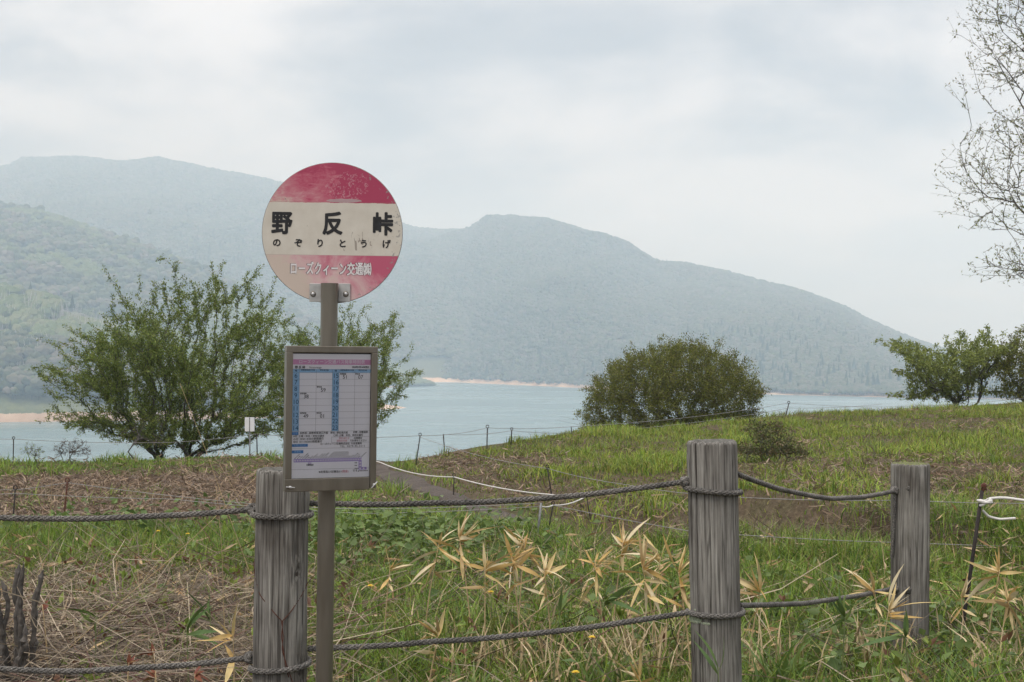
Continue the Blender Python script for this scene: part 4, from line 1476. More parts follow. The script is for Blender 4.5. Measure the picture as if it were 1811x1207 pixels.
for k in range(27):      # stop names too small to read: slanted rows of specks
    u0 = 0.046 + k * 0.0325
    nl_ = int(gs.integers(2, 7)) if not 12 < k < 19 else 7
    for j in range(nl_):
        cu, cv = U(u0) + j * 0.0030, Vv_(rv - 0.006) + j * 0.0027
        s_ = 0.0010 + 0.0004 * gs.random()
        mbs.quad((cu - s_, y2, cv - s_), (cu + s_, y2, cv - s_ * 0.6), (cu + s_, y2, cv + s_), (cu - s_, y2, cv + s_ * 0.7))
for (u, v_, n_q) in ((0.815, rv + 0.04, 2), (0.815, rv + 0.062, 2), (0.815, rv + 0.086, 3), (0.865, rv + 0.106, 7)):
    for j in range(n_q):
        cu, cv, s_ = U(u) + j * 0.0042, Vv_(v_), 0.0014
        mbs.quad((cu - s_, y2, cv - s_), (cu + s_, y2, cv - s_), (cu + s_, y2, cv + s_), (cu - s_, y2, cv + s_))
tag(mbs.build('stop_names', M['print_text'], paper), kind='stuff')
# clear cover sheet
m, t, p, o = new_mat('clear_acrylic')
tr = nd(t, 'ShaderNodeBsdfTransparent')
gl = nd(t, 'ShaderNodeBsdfGlossy', Roughness=0.12)
mx = nd(t, 'ShaderNodeMixShader')
fr = nd(t, 'ShaderNodeFresnel', IOR=1.4)
t.links.new(fr.outputs[0], mx.inputs[0])
t.links.new(tr.outputs[0], mx.inputs[1])
t.links.new(gl.outputs[0], mx.inputs[2])
t.links.new(mx.outputs[0], o.inputs[0])
MB().quad((ppl, -0.0075, ppb), (ppr, -0.0075, ppb), (ppr, -0.0075, ppt + 0.003), (ppl, -0.0075, ppt + 0.003)).build('cover_sheet', m, case)

# ================================================================== low wire fences
M['stake'] = mat_flat('stake_iron', (0.035, 0.028, 0.026), 0.8, 0.2, var=0.4, scale=60)
M['grey_stake'] = mat_flat('grey_iron', (0.20, 0.20, 0.20), 0.6, 0.4, var=0.3, scale=60)
M['wire'] = mat_flat('fence_wire', (0.26, 0.25, 0.24), 0.6, 0.3, var=0.2, scale=40)
M['white_cord'] = mat_flat('white_cord', (0.62, 0.60, 0.57), 0.8, var=0.12, scale=200)


def stake(pt, pb, Y, label, mat='stake', r_=0.006, eye=True, group='iron stakes of the low wire fences'):
    tp = P(pt[0], pt[1], Y)
    bx = P(pb[0], pb[1], Y).x
    bz = float(ground(bx, Y))
    e_ = empty('iron_stake', (bx, Y, bz))
    d = Vector((tp.x - bx, 0, tp.z - bz))
    rod = MB().tube([(-d.x * 0.3, 0, -d.z * 0.3 - 0.05), (0, 0, 0), tuple(d * 0.5), tuple(d)], r_, 8)
    rod.build('rod', M[mat], e_, True)
    if eye:
        a_ = np.linspace(0, 2 * PI, 15)
        rr = r_ * 2.4
        MB().tube(np.stack([d.x + rr * np.sin(a_), 0 * a_ + 0.002, d.z + rr * 0.9 - rr * np.cos(a_)], 1), r_ * 0.75, 6).build('eye', M[mat], e_, True)
    tag(e_, label, 'stake', group)
    return e_


stake((27, 866), (20, 950), 10.2, 'dark iron stake with ring nearest the left edge before the brown bank', r_=0.0058)
stake((119, 853), (110, 908), 10.5, 'dark reddish iron stake second from the left edge before the brown bank', 'rust', 0.007)
stake((803, 843), (802, 873), 13.0, 'short dark stake carrying the white cord beside the dirt path', r_=0.0058)
stake((968, 828), (977, 864), 12.4, 'leaning dark stake on the bank above the dirt path', r_=0.0058)
stake((957, 890), (949, 985), 9.6, 'grey metal stake between the path and the dead bamboo grass', 'grey_stake', 0.008, False)
stake((978, 893), (966, 958), 10.0, 'leaning black stake just right of the grey metal stake', r_=0.0050)
stake((1037, 878), (1047, 920), 11.0, 'leaning black stake below the upper rope midway to the tall post', r_=0.0043, eye=False)
stake((24, 777), (23, 808), 17.2, 'thin dark stake on the crest against the lake at far left', r_=0.0065)
stake((454, 767), (455, 795), 18.9, 'dark stake beside the small white board', r_=0.0079, eye=False)
stake((743, 771), (735, 802), 16.3, 'leaning dark stake at the left end of the hill crest', r_=0.0065)
stake((784, 768), (787, 790), 17.2, 'short upright stake second from the left end of the hill crest', r_=0.0065, eye=False)
stake((862, 757), (861, 785), 19.0, 'tall upright dark stake on the crest against the lake, third along', r_=0.0079)
stake((905, 761), (904, 781), 19.4, 'ring-topped stake on the crest just right of the tall one', r_=0.0072)
stake((1010, 755), (1012, 770), 20.6, 'thin small stake on the crest left of the round bush', r_=0.0065, eye=False)
stake((1395, 714), (1389, 744), 24.6, 'leaning stake on the crest right of the round bush', r_=0.0086)


def wire(name, pts, label, r_, mat, sag=0.02, cat='wire'):
    W_ = [np.array(P(*q_)) for q_ in pts]
    chain = []
    for a, b in zip(W_[:-1], W_[1:]):
        L_ = np.linalg.norm(b - a)
        chain.append(sagline(a, b, sag * L_ * 0.5, max(6, int(L_ * 5)))[:-1])
    chain.append(W_[-1][None])
    ob_ = MB().tube(np.concatenate(chain), r_, 6).build(name, M[mat], None, True)
    tag(ob_, label, cat)
    return ob_


wire('fence_wire', [(-200, 770, 17.4), (24, 777, 17.2), (300, 783, 18.2), (454, 768, 18.9), (743, 771, 16.3), (862, 757, 19.0), (1010, 755, 20.6), (1395, 713, 24.6), (1600, 719, 26.5), (1850, 700, 28)], 'long thin wire strung along the crest before the lake', 0.0035, 'wire')
wire('fence_wire', [(784, 769, 17.2), (905, 762, 19.4), (1020, 766, 20.7), (1395, 722, 24.6), (1560, 715, 26)], 'second thin wire along the crest right of the path', 0.0032, 'wire')
wire('fence_wire', [(743, 773, 16.2), (968, 829, 12.4), (1110, 858, 11.2), (1260, 877, 10.4), (1600, 885, 9.6), (1900, 890, 9.2)], 'thin pale wire descending the hill bank to the right', 0.0028, 'wire')
wire('fence_wire', [(-150, 862, 10.0), (27, 867, 10.2), (119, 854, 10.5), (440, 891, 10.2), (640, 901, 9.9), (957, 890, 9.6)], 'upper thin wire across the green strip behind the sign', 0.0024, 'wire', 0.012)
wire('fence_wire', [(-150, 880, 9.9), (27, 873, 10.1), (300, 883, 10.2), (640, 909, 10.0), (957, 896, 9.6)], 'lower thin wire across the green strip behind the sign', 0.0024, 'wire', 0.012)
wire('fence_wire', [(978, 894, 10.0), (1215, 939, 9.3), (1440, 954, 9.0), (1600, 960, 8.9), (1900, 968, 8.8)], 'thin wire across the grass behind the tall post to the right', 0.0024, 'wire', 0.01)
wire('guide_rope', [(590, 785, 16.6), (672, 818, 15.2), (803, 844, 13.0), (1037, 878, 11.0)], 'white cord following the dirt path down from the crest', 0.005, 'white_cord', 0.035, 'rope')
wire('guide_rope', [(1037, 878, 11.0), (978, 894, 10.0), (957, 896, 9.6)], 'short white cord tied between black stake and grey stake', 0.005, 'white_cord', 0.04, 'rope')

# small white board by the tree
sb = P(441.5, 751, 18.5)
gzb = float(ground(sb.x, 18.5))
e_ = empty('small_board', (sb.x, 18.5, gzb))
w2, h2 = 8.5 / FPX * 18.5, 12.5 / FPX * 18.5
M['white_board'] = mat_flat('white_board', (0.66, 0.66, 0.67), 0.6, var=0.06, scale=9)
MB().box((-w2, -0.006, sb.z - gzb - h2), (w2, 0.006, sb.z - gzb + h2), 0.002).build('panel', M['white_board'], e_)
MB().tube([(0, 0.012, -0.3), (0, 0.012, sb.z - gzb + h2 * 0.9)], 0.009, 8).build('stake', M['grey_stake'], e_, True)
MB().box((-0.006, -0.0085, sb.z - gzb - h2 * 0.98), (0.006, -0.0063, sb.z - gzb + h2 * 0.98)).build('batten', M['grey_stake'], e_)
tag(e_, 'small blank white board on a stake under the left tree', 'board')

# rusty rod with white rope on the right
Yr = 6.5
rb_, rt_ = P(1706, 1085, Yr), P(1737, 868, Yr)
e_ = empty('rusty_rod', rb_)
d = rt_ - rb_
MB().tube([tuple(-0.6 * d), (0, 0, 0), tuple(d * 0.5), tuple(d)], 0.0085, 10).build('rod', M['stake'], e_, True)
a_ = np.linspace(-0.6, PI + 1.3, 14)
hk = np.stack([d.x + 0.008 + 0.011 * np.cos(a_[::-1]) * 0.55, 0 * a_, d.z + 0.012 + 0.016 * np.sin(a_[::-1])], 1)
MB().tube(hk, 0.0085, 8).build('hook', M['rust'], e_, True)
tag(e_, 'rusty iron rod with hooked top and white rope beside the far post', 'rod')
kn = P(1742, 886, Yr - 0.015)
e_ = empty('white_rope', kn)
mbk = MB()
gk = np.random.default_rng(3)
for q_ in range(6):
    a_ = np.linspace(0, 2 * PI, 20)
    tl = gk.normal(0, 0.35)
    r1 = 0.021 + 0.007 * gk.random()
    mbk.tube(np.stack([r1 * np.cos(a_) + gk.normal(0, .004), r1 * 0.8 * np.sin(a_), tl * r1 * np.cos(a_) + gk.normal(0, 0.011)], 1), 0.0055, 7)
mbk.build('knot', M['white_cord'], e_, True)
kk = np.array(kn)
MB().tube(smooth([np.array(P(1750, 882, Yr)) - kk, np.array(P(1775, 880, Yr)) - kk, np.array(P(1815, 886, Yr - 0.05)) - kk, np.array(P(1960, 897, Yr - 0.2)) - kk], 30), 0.0062, 8).build('line', M['white_cord'], e_, True)
MB().tube(smooth([np.array(P(1738, 903, Yr)) - kk, np.array(P(1748, 914, Yr)) - kk, np.array(P(1768, 919, Yr)) - kk, np.array(P(1796, 917, Yr - 0.03)) - kk], 24), 0.0058, 8).build('loose_end', M['white_cord'], e_, True)
tag(e_, 'white rope knotted round the rusty rod with a loose end', 'rope')


# ================================================================== trees and bushes
def in_poly(px, py, poly):
    poly = np.asarray(poly, float)
    x0, y0 = poly[:, 0], poly[:, 1]
    x1, y1 = np.roll(x0, -1), np.roll(y0, -1)
    ins = np.zeros(len(px), bool)
    for a, b, c, d in zip(x0, y0, x1, y1):
        cond = ((b > py) != (d > py)) & (px < (c - a) * (py - b) / (d - b + 1e-9) + a)
        ins ^= cond
    return ins


def spray_targets(cen, base, per, g, la=0.30, lb=0.24, lc=0.05):
    """Flat sprays of twig ends round each centre, fanning outwards."""
    out_ = []
    for c in cen:
        d = c - base
        d[2] *= 0.28
        d /= np.linalg.norm(d) + 1e-9
        sd = np.cross(d, (0, 0, 1.0))
        sd /= np.linalg.norm(sd) + 1e-9
        nr = np.cross(sd, d)
        k = g.normal(0, 1, (per, 3))
        out_.append(c + k[:, :1] * d * la + k[:, 1:2] * sd * lb + k[:, 2:] * nr * lc)
    return np.concatenate(out_)


def crown_targets(poly, Y, n, depth, g, dens=None):
    """Random twig ends inside a crown of that outline, given depth in metres."""
    poly = np.asarray(poly, float)
    lo, hi = poly.min(0), poly.max(0)
    cen = poly.mean(0)
    out_ = []
    while len(out_) < n:
        x = g.uniform(lo[0], hi[0], 4 * n)
        y = g.uniform(lo[1], hi[1], 4 * n)
        ok = in_poly(x, y, poly)
        if dens is not None:
            ok &= g.random(4 * n) < dens(x, y)
        for a, b in zip(x[ok], y[ok]):
            rr = math.hypot((a - cen[0]) / (hi[0] - lo[0]), (b - cen[1]) / (hi[1] - lo[1])) * 2
            dy = g.uniform(-1, 1) * depth * math.sqrt(max(0.06, 1 - min(1, rr) ** 2))
            yy = Y + dy
            # keep the crown's true width and height at its own distance
            c_ = P(a, b, Y)
            out_.append((c_.x, yy, c_.z))
    return np.array(out_[:n])


def grow(stems, targets, g, step=0.12, bf=0.45, curl=0.35, jit=0.02, droop=0.0):
    """Greedy branching: each twig end is joined to the limb that serves it best."""
    pos, par, plen, dirs = [], [], [], []
    paths = []
    for st in stems:
        st = np.asarray(st, float)
        ids = []
        for i, q_ in enumerate(st):
            pos.append(q_)
            par.append(len(pos) - 2 if i else -1)
            plen.append(0.0 if i == 0 else plen[-1] + np.linalg.norm(q_ - st[i - 1]))
            dd = (st[min(i + 1, len(st) - 1)] - st[max(i - 1, 0)])
            dirs.append(dd / (np.linalg.norm(dd) + 1e-9))
            ids.append(len(pos) - 1)
        paths.append(ids)
    cap = 200000
    PA = np.zeros((cap, 3))
    DA = np.zeros((cap, 3))
    LA = np.zeros(cap)
    n = len(pos)
    PA[:n], DA[:n], LA[:n] = pos, dirs, plen
    PR = list(par)
    root = PA[0]
    order = np.argsort(np.linalg.norm(targets - root, axis=1) + g.normal(0, 0.25, len(targets)))
    for ti in order:
        tg = targets[ti]
        dv = tg - PA[:n]
        d = np.linalg.norm(dv, axis=1) + 1e-6
        cosd = (dv * DA[:n]).sum(1) / d
        cost = d + bf * LA[:n] + np.where(cosd < 0.25, (0.25 - cosd) * d * 2.0, 0)
        k = int(np.argmin(cost))
        dist = d[k]
        m_ = max(2, int(math.ceil(dist / step)))
        ctrl = PA[k] + DA[k] * dist * curl
        ids = [k]
        prev = k
        for q_ in range(1, m_ + 1):
            s_ = q_ / m_
            pt = (1 - s_) ** 2 * PA[k] + 2 * s_ * (1 - s_) * ctrl + s_ * s_ * tg + g.normal(0, jit, 3) * (1 if q_ < m_ else 0)
            pt[2] -= droop * s_ * s_ * dist
            dd = pt - PA[prev]
            ll = np.linalg.norm(dd) + 1e-9
            PA[n], DA[n], LA[n] = pt, dd / ll, LA[prev] + ll
            PR.append(prev)
            ids.append(n)
            prev = n
            n += 1
        paths.append(ids)
    cnt = np.zeros(n)
    for pth in paths:
        cnt[pth[-1]] += 1
    for i in range(n - 1, -1, -1):
        if PR[i] >= 0:
            cnt[PR[i]] += cnt[i]
    return PA[:n], DA[:n], paths, cnt


def limb_mesh(name, PA, paths, cnt, r_tip, expo, rmax, mat, origin):
    V, F, nv = [], [], 0
    for pth in paths:
        pts = PA[pth] - origin
        rr = np.minimum(r_tip * np.maximum(cnt[pth], 1) ** expo, rmax)
        if len(pth) > 2 and cnt[pth[0]] > cnt[pth[1]] * 1.5:
            rr[0] = min(rr[0], rr[1] * 1.3)
        rr[-1] *= 0.5
        sd = 7 if rr.max() > 0.03 else (5 if rr.max() > 0.012 else 3)
        T = np.gradient(pts, axis=0)
        T /= np.linalg.norm(T, axis=1)[:, None] + 1e-9
        ref = np.array([0.31, 0.87, 0.38])
        A = np.cross(T, ref)
        A /= np.linalg.norm(A, axis=1)[:, None] + 1e-9
        B = np.cross(T, A)
        ang = np.arange(sd) * 2 * PI / sd
        vv_ = pts[:, None] + rr[:, None, None] * (np.cos(ang)[None, :, None] * A[:, None] + np.sin(ang)[None, :, None] * B[:, None])
        V.append(vv_.reshape(-1, 3))
        i = nv + np.arange(len(pts) * sd).reshape(len(pts), sd)
        F.append(np.stack([i[:-1], np.roll(i, -1, 1)[:-1], np.roll(i, -1, 1)[1:], i[1:]], -1).reshape(-1, 4))
        nv += len(pts) * sd
    return np_mesh(name, np.concatenate(V), np.concatenate(F), mat, True)


def leaf_cloud(C, Dr, g, length, width, cols, up=0.5, spread=1.0):
    """Small folded leaves at points C, roughly along Dr."""
    n = len(C)
    d = Dr + g.normal(0, 0.7 * spread, (n, 3))
    d /= np.linalg.norm(d, axis=1)[:, None]
    nr = g.normal(0, 0.7, (n, 3)) + np.array([0, 0, up])
    sd = np.cross(d, nr)
    sd /= np.linalg.norm(sd, axis=1)[:, None] + 1e-9
    nr = np.cross(sd, d)
    ln = length * (0.6 + 0.8 * g.random(n))[:, None]
    wd = width * (0.7 + 0.6 * g.random(n))[:, None]
    b = C
    tip = C + d * ln - nr * ln * 0.08
    mid = C + d * ln * 0.45
    V = np.stack([b, mid + sd * wd / 2 + nr * wd * 0.15, tip, mid - sd * wd / 2 + nr * wd * 0.15], 1).reshape(-1, 3)
    i = np.arange(n)[:, None] * 4
    F = np.concatenate([i + np.array([0, 1, 2]), i + np.array([0, 2, 3])], 0)
    cols = np.asarray(cols)
    k = g.integers(0, len(cols), n)
    c = cols[k] * (0.75 + 0.5 * g.random(n))[:, None]
    return V, F, np.repeat(c, 4, 0)


def make_tree(name, base_px, Y, poly, n, depth, label, cat, seed, leaves=26, leaf=(0.045, 0.020), cols=None, r_tip=0.0022, expo=0.42, rmax=0.07,
              stems=3, stem_h=0.35, dens=None, bf=0.45, step=0.12, tipfrac=0.65, leafjit=0.03, curl=0.35, droop=0.0, group=None, stem_spread=0.1, base=None, up=0.5, jit=0.02, spikes=(), per=1):
    g = np.random.default_rng(seed)
    if base is None:
        bx = (base_px - 905.5) / FPX * Y
        base = np.array([bx, Y, float(ground(bx, Y)) - 0.05])
    e_ = empty(name, tuple(base))
    tg = crown_targets(poly, Y, n // per, depth, g, dens)
    if per > 1:
        tg = spray_targets(tg, base, per, g)
        pxs, pys = 905.5 + tg[:, 0] / Y * FPX, 603.5 + (EYE - tg[:, 2]) / Y * FPX
        tg = tg[in_poly(pxs, pys, poly) | (g.random(len(tg)) < 0.25)]
    if len(spikes):
        sp_ = []
        for (a, b) in spikes:
            c_ = P(a, b, Y)
            for q_ in range(2):
                sp_.append((c_.x + g.normal(0, 0.05), Y + g.normal(0, 0.3 * depth), c_.z + g.normal(0, 0.05)))
        tg = np.concatenate([tg, np.array(sp_)])
    gz = ground(tg[:, 0], tg[:, 1])
    tg[:, 2] = np.maximum(tg[:, 2], gz + 0.12)
    sts = []
    for k in range(stems):
        off = np.array([g.normal(0, stem_spread), g.normal(0, stem_spread), 0])
        top = base + off * 2.6 + np.array([0, 0, stem_h * (0.8 + 0.5 * g.random())])
        sts.append(np.linspace(base + off, top, 5) + g.normal(0, 0.012, (5, 3)))
    PA, DA, paths, cnt = grow(sts, tg, g, step, bf, curl, jit, droop)
    obj('trunk', limb_mesh('trunk', PA, paths, cnt, r_tip, expo, rmax, M['bark'], base), e_)
    C, D = [], []
    for pth in paths[stems:]:
        p_ = PA[pth]
        L_ = np.linalg.norm(np.diff(p_, axis=0), axis=1).sum()
        m_ = max(2, int(leaves * min(1.8, L_ / 0.45) * (0.6 + 0.8 * g.random())))
        s_ = (1 - tipfrac * g.random(m_)) * (len(pth) - 1)
        i0 = np.clip(np.floor(s_).astype(int), 0, len(pth) - 2)
        f_ = (s_ - i0)[:, None]
        C.append(p_[i0] * (1 - f_) + p_[i0 + 1] * f_ + g.normal(0, leafjit, (m_, 3)))
        D.append(DA[np.array(pth)[i0 + 1]])
    C, D = np.concatenate(C), np.concatenate(D)
    V, F, c = leaf_cloud(C - base, D, g, leaf[0], leaf[1], cols, up)
    obj('crown', np_mesh('crown', V, F, M['leaf'], False, {'tint': c}), e_)
    tag(e_, label, cat, group)
    return e_


GREEN_A = [(0.165, 0.225, 0.048), (0.125, 0.178, 0.040), (0.215, 0.270, 0.066), (0.090, 0.128, 0.032), (0.195, 0.22, 0.058)]
GREEN_B = [(0.145, 0.165, 0.030), (0.105, 0.125, 0.026), (0.195, 0.208, 0.040), (0.130, 0.118, 0.040)]
TREE_L = [(82, 652), (118, 648), (112, 690), (140, 592), (205, 578), (228, 528), (262, 548), (272, 515), (285, 464), (318, 474), (350, 503), (398, 486), (412, 508), (452, 488), (488, 508), (470, 548), (490, 574), (470, 600), (520, 640), (520, 770), (470, 790), (390, 795), (345, 780), (300, 792), (240, 780), (190, 775), (150, 760), (112, 738), (165, 735), (128, 700)]
make_tree('spreading_tree', 312, 20.0, TREE_L, 2500, 1.25, 'wide low green tree with slanting branches left of the sign', 'tree', 201, 115, (0.033, 0.0155), GREEN_A, 0.0021, 0.44, 0.075, 4, 0.28,
          lambda x, y: np.where(y < 560, 0.5, np.where(y > 640, 1.0, 0.8)), 0.55, 0.13, 0.9, 0.020, 0.30, per=18, spikes=[(82, 652), (118, 640), (138, 592), (165, 615), (205, 575), (228, 526), (240, 560), (272, 515), (284, 462), (312, 466), (300, 505), (330, 520), (352, 500), (398, 484), (418, 505), (452, 486), (470, 510), (490, 506), (466, 546), (492, 574), (112, 738), (100, 690), (130, 690), (380, 520), (430, 540), (190, 640)])
TREE_M = [(468, 612), (500, 572), (545, 582), (600, 566), (622, 585), (655, 558), (700, 560), (713, 604), (680, 636), (690, 658), (748, 657), (700, 678), (690, 700), (690, 735), (640, 770), (560, 795), (500, 790), (480, 720)]
make_tree('spreading_tree', 575, 21.5, TREE_M, 1200, 1.1, 'green tree half hidden behind the bus stop sign', 'tree', 202, 130, (0.030, 0.0145), GREEN_A, 0.0021, 0.44, 0.07, 3, 0.3, None, 0.55, 0.13, 0.9, 0.020, 0.30, per=18, spikes=[(500, 566), (540, 575), (598, 562), (640, 560), (662, 553), (700, 556), (714, 602), (706, 580), (746, 656), (735, 662), (690, 700), (680, 735), (470, 605)])
BUSH = [(1028, 735), (1038, 700), (1055, 672), (1078, 650), (1105, 632), (1140, 618), (1190, 606), (1225, 605), (1262, 616), (1300, 638), (1325, 660), (1352, 692), (1340, 722), (1330, 755), (1300, 770), (1060, 790), (1030, 770)]
make_tree('round_bush', 1180, 27.0, BUSH, 2300, 1.6, 'round dense olive-green bush standing before the lake', 'bush', 203, 105, (0.038, 0.019), GREEN_B, 0.0020, 0.38, 0.03, 14, 0.25,
          lambda x, y: np.where(y > 715, 0.6, 1.0), 0.30, 0.16, 0.6, 0.04, 0.25, stem_spread=0.45, spikes=[(1118, 612), (1075, 640), (1150, 606), (1180, 600), (1212, 592), (1240, 600), (1290, 625), (1335, 655), (1358, 690), (1022, 730), (1030, 695), (1050, 665), (1320, 640), (1350, 735), (1028, 765), (1100, 622), (1265, 606)])
TREE_R = [(1572, 640), (1582, 600), (1605, 592), (1640, 602), (1652, 612), (1682, 592), (1715, 598), (1728, 572), (1745, 575), (1762, 600), (1775, 612), (1795, 625), (1800, 700), (1610, 706), (1598, 694), (1628, 672), (1600, 655)]
make_tree('shrubby_tree', 1692, 31.0, TREE_R, 1000, 1.2, 'spreading green shrub tree on the crest near the right edge', 'tree', 204, 60, (0.06, 0.032), [(0.20, 0.245, 0.055), (0.15, 0.19, 0.045), (0.25, 0.285, 0.075)], 0.0028, 0.44, 0.06, 6, 0.2,
          None, 0.25, 0.16, 0.5, 0.03, 0.2, stem_spread=0.12, per=16, up=1.4)
TREE_R2 = [(1765, 660), (1772, 632), (1795, 600), (1815, 580), (1850, 570), (1900, 585), (1930, 640), (1925, 700), (1775, 702)]
make_tree('shrubby_tree', 1845, 30.0, TREE_R2, 800, 1.0, 'browner leafy bush cut off by the right edge', 'bush', 205, 60, (0.05, 0.026), GREEN_B, 0.0026, 0.42, 0.05, 7, 0.2, None, 0.3, 0.16, 0.5, 0.04, 0.25, stem_spread=0.2)
# tall tree outside the frame whose boughs hang into the upper right
BOUGH = [(1690, 20), (1720, -40), (1740, -260), (2300, -300), (2350, 430), (2050, 520), (1830, 505), (1790, 505), (1722, 478), (1740, 450), (1790, 420), (1720, 395), (1700, 365), (1668, 320), (1672, 285), (1690, 250), (1705, 225), (1755, 205), (1780, 165), (1730, 150), (1692, 140), (1712, 95)]


def bough_d(x, y):
    gap = (np.abs(y - (172 - (x - 1740) * 0.10)) < 16) | (np.abs(y - (418 - (x - 1740) * 0.1)) < 12)
    return np.where(gap & (x < 1850), 0.0, np.where(x > 1850, 0.16, np.where(x > 1740, 1.0, 0.55)))


YB = 13.0
bb = np.array([(2060 - 905.5) / FPX * YB, YB, 0.0])
bb[2] = float(ground(bb[0], bb[1])) - 0.1
make_tree('tall_tree', 0, YB, BOUGH, 3000, 0.9, 'bare-looking tree boughs with small new leaves at upper right edge', 'tree', 206, 11, (0.032, 0.012), [(0.22, 0.245, 0.10), (0.16, 0.18, 0.07), (0.24, 0.215, 0.12)], 0.0012, 0.40, 0.10, 1, 2.1,
          bough_d, 0.22, 0.16, 0.8, 0.008, 0.12, 0.0, jit=0.006, stem_spread=0.02, base=bb)
# scrub on the slope and at the crest
SH1 = [(1303, 830), (1308, 790), (1325, 745), (1355, 738), (1385, 748), (1425, 790), (1428, 815), (1400, 835), (1340, 838)]
make_tree('low_shrub', 1362, 14.6, SH1, 330, 0.35, 'low brownish-green shrub on the grassy slope above the tall post', 'shrub', 207, 34, (0.034, 0.016), [(0.10, 0.11, 0.035), (0.13, 0.10, 0.05), (0.08, 0.095, 0.03)], 0.0012, 0.4, 0.012, 9, 0.1, None, 0.3, 0.06, 0.6, 0.015, stem_spread=0.10)
SH2 = [(96, 806), (98, 786), (115, 776), (140, 774), (158, 790), (162, 806)]
make_tree('dry_shrub', 130, 17.1, SH2, 190, 0.2, 'dark leafless twiggy shrub on the crest under the left tree', 'shrub', 208, 2, (0.02, 0.008), [(0.09, 0.06, 0.05), (0.1, 0.08, 0.05)], 0.0016, 0.3, 0.01, 8, 0.06, None, 0.2, 0.05, 0.5, 0.01, stem_spread=0.06)
SH3 = [(38, 800), (44, 785), (52, 772), (60, 785), (78, 800), (70, 806), (45, 806)]
make_tree('sapling', 57, 17.0, SH3, 70, 0.15, 'feathery little sapling on the crest near the left edge', 'sapling', 209, 10, (0.022, 0.009), GREEN_A, 0.0013, 0.35, 0.008, 1, 0.14, None, 0.35, 0.05, 0.9, 0.008, stem_spread=0.01)
SH4 = [(225, 795), (215, 770), (230, 742), (262, 735), (292, 745), (300, 790)]
make_tree('bramble', 262, 18.6, SH4, 80, 0.4, 'bare dark bramble twigs beneath the left tree', 'bramble', 210, 3, (0.03, 0.012), GREEN_B, 0.0028, 0.3, 0.012, 7, 0.1, None, 0.2, 0.1, 0.5, 0.02, 0.6, stem_spread=0.2)


# ================================================================== grass, straw, litter
def blades(x, y, h, w, bend, cols, seg=3, seed=0, z0=0.0, az=None):
    """Curved tapering grass blades rooted on the ground."""
    g = np.random.default_rng(seed)
    n = len(x)
    z = ground(x, y) - 0.01 + z0
    az = g.random(n) * 2 * PI if az is None else az
    fa = az + PI / 2 + g.normal(0, 0.5, n)
    ld = np.stack([np.cos(az), np.sin(az), np.zeros(n)], 1)
    sd = np.stack([np.cos(fa), np.sin(fa), np.zeros(n)], 1)
    base = np.stack([x, y, z], 1)
    V = []
    for k in range(seg + 1):
        s_ = k / seg
        c = base + ld * (h * bend * s_ ** 2)[:, None] + np.array([0, 0, 1.0]) * (h * (s_ - 0.45 * np.minimum(bend, 1.3) * s_ ** 2))[:, None]
        if k < seg:
            ww = (w * (0.55 + 0.45 * min(1, s_ * 3)) * (1 - s_) ** 0.55 * 0.5)[:, None]
            V += [c - sd * ww, c + sd * ww]
        else:
            V.append(c)
    m_ = 2 * seg + 1
    V = np.stack(V, 1).reshape(-1, 3)
    i = np.arange(n)[:, None] * m_
    Q = np.concatenate([i + np.array([2 * k, 2 * k + 1, 2 * k + 3, 2 * k + 2]) for k in range(seg - 1)], 0)
    T = i + np.array([2 * seg - 2, 2 * seg - 1, 2 * seg])
    return V, [Q, T], np.repeat(cols, m_, 0)


def pick(cols, n, g, var=0.35, weights=None):
    cols = np.asarray(cols)
    k = g.choice(len(cols), n, p=weights)
    return cols[k] * (1 - var / 2 + var * g.random(n))[:, None]


def field(n, y0, y1, g, margin=0.6):
    """Random ground points in the wedge the photograph looks over, a little wider."""
    Yc = np.sqrt(g.uniform(y0 * y0, y1 * y1, n))
    X = g.uniform(-1, 1, n) * (Yc * 0.375 + margin)
    return X, Yc


def pxof(X, Y):
    return 905.5 + FPX * X / Y


GRASS = [(0.165, 0.262, 0.033), (0.120, 0.205, 0.029), (0.068, 0.124, 0.023), (0.230, 0.312, 0.046), (0.195, 0.195, 0.052)]
STRAW = [(0.32, 0.255, 0.175), (0.19, 0.148, 0.105), (0.14, 0.118, 0.10), (0.10, 0.068, 0.052), (0.42, 0.345, 0.25), (0.07, 0.050, 0.042)]
LITTER = [(0.27, 0.19, 0.125), (0.18, 0.125, 0.085), (0.33, 0.25, 0.175), (0.12, 0.082, 0.06), (0.22, 0.17, 0.135)]


def straw_frac(X, Y):
    """1 where dead straw rules, 0 where green grass does."""
    px = pxof(X, Y)
    s_ = np.where((px < 470) & (Y < 8.7), 0.80, 0.14)
    s_ = np.where((px >= 470) & (px < 620) & (Y < 9.0), 0.48, s_)
    s_ = np.where((px > 1300) & (Y < 9.0), 0.10, s_)
    s_ = np.where((Y > 8.6) & (Y < 11.6) & (px < 1000), 0.02, s_)
    s_ = np.where((Y >= 11.4) & (Y < 15.6) & (px < 520), 0.93, s_)
    hill = (Y > 9.2) & (path_dist(X, Y) > 0.3)
    s_ = np.where(hill, 0.02 + 0.38 * (sstep(0.52, 0.66, fbm(X * 0.55, Y * 0.38, 77, 3))), s_)
    s_ = np.where(hill & (path_dist(X, Y) < 1.0), 0.42, s_)
    s_ = np.where((Y >= 15.6) & (px < 700), 0.15, s_)
    s_ = np.where((Y > 11.4) & (px >= 520) & (path_dist(X, Y) < 0.3), 0.10, s_)
    return np.clip(s_ + (fbm(X * 1.4, Y * 1.1, 91, 3) - 0.5) * 0.55, 0.0, 1.0)


g = np.random.default_rng(301)
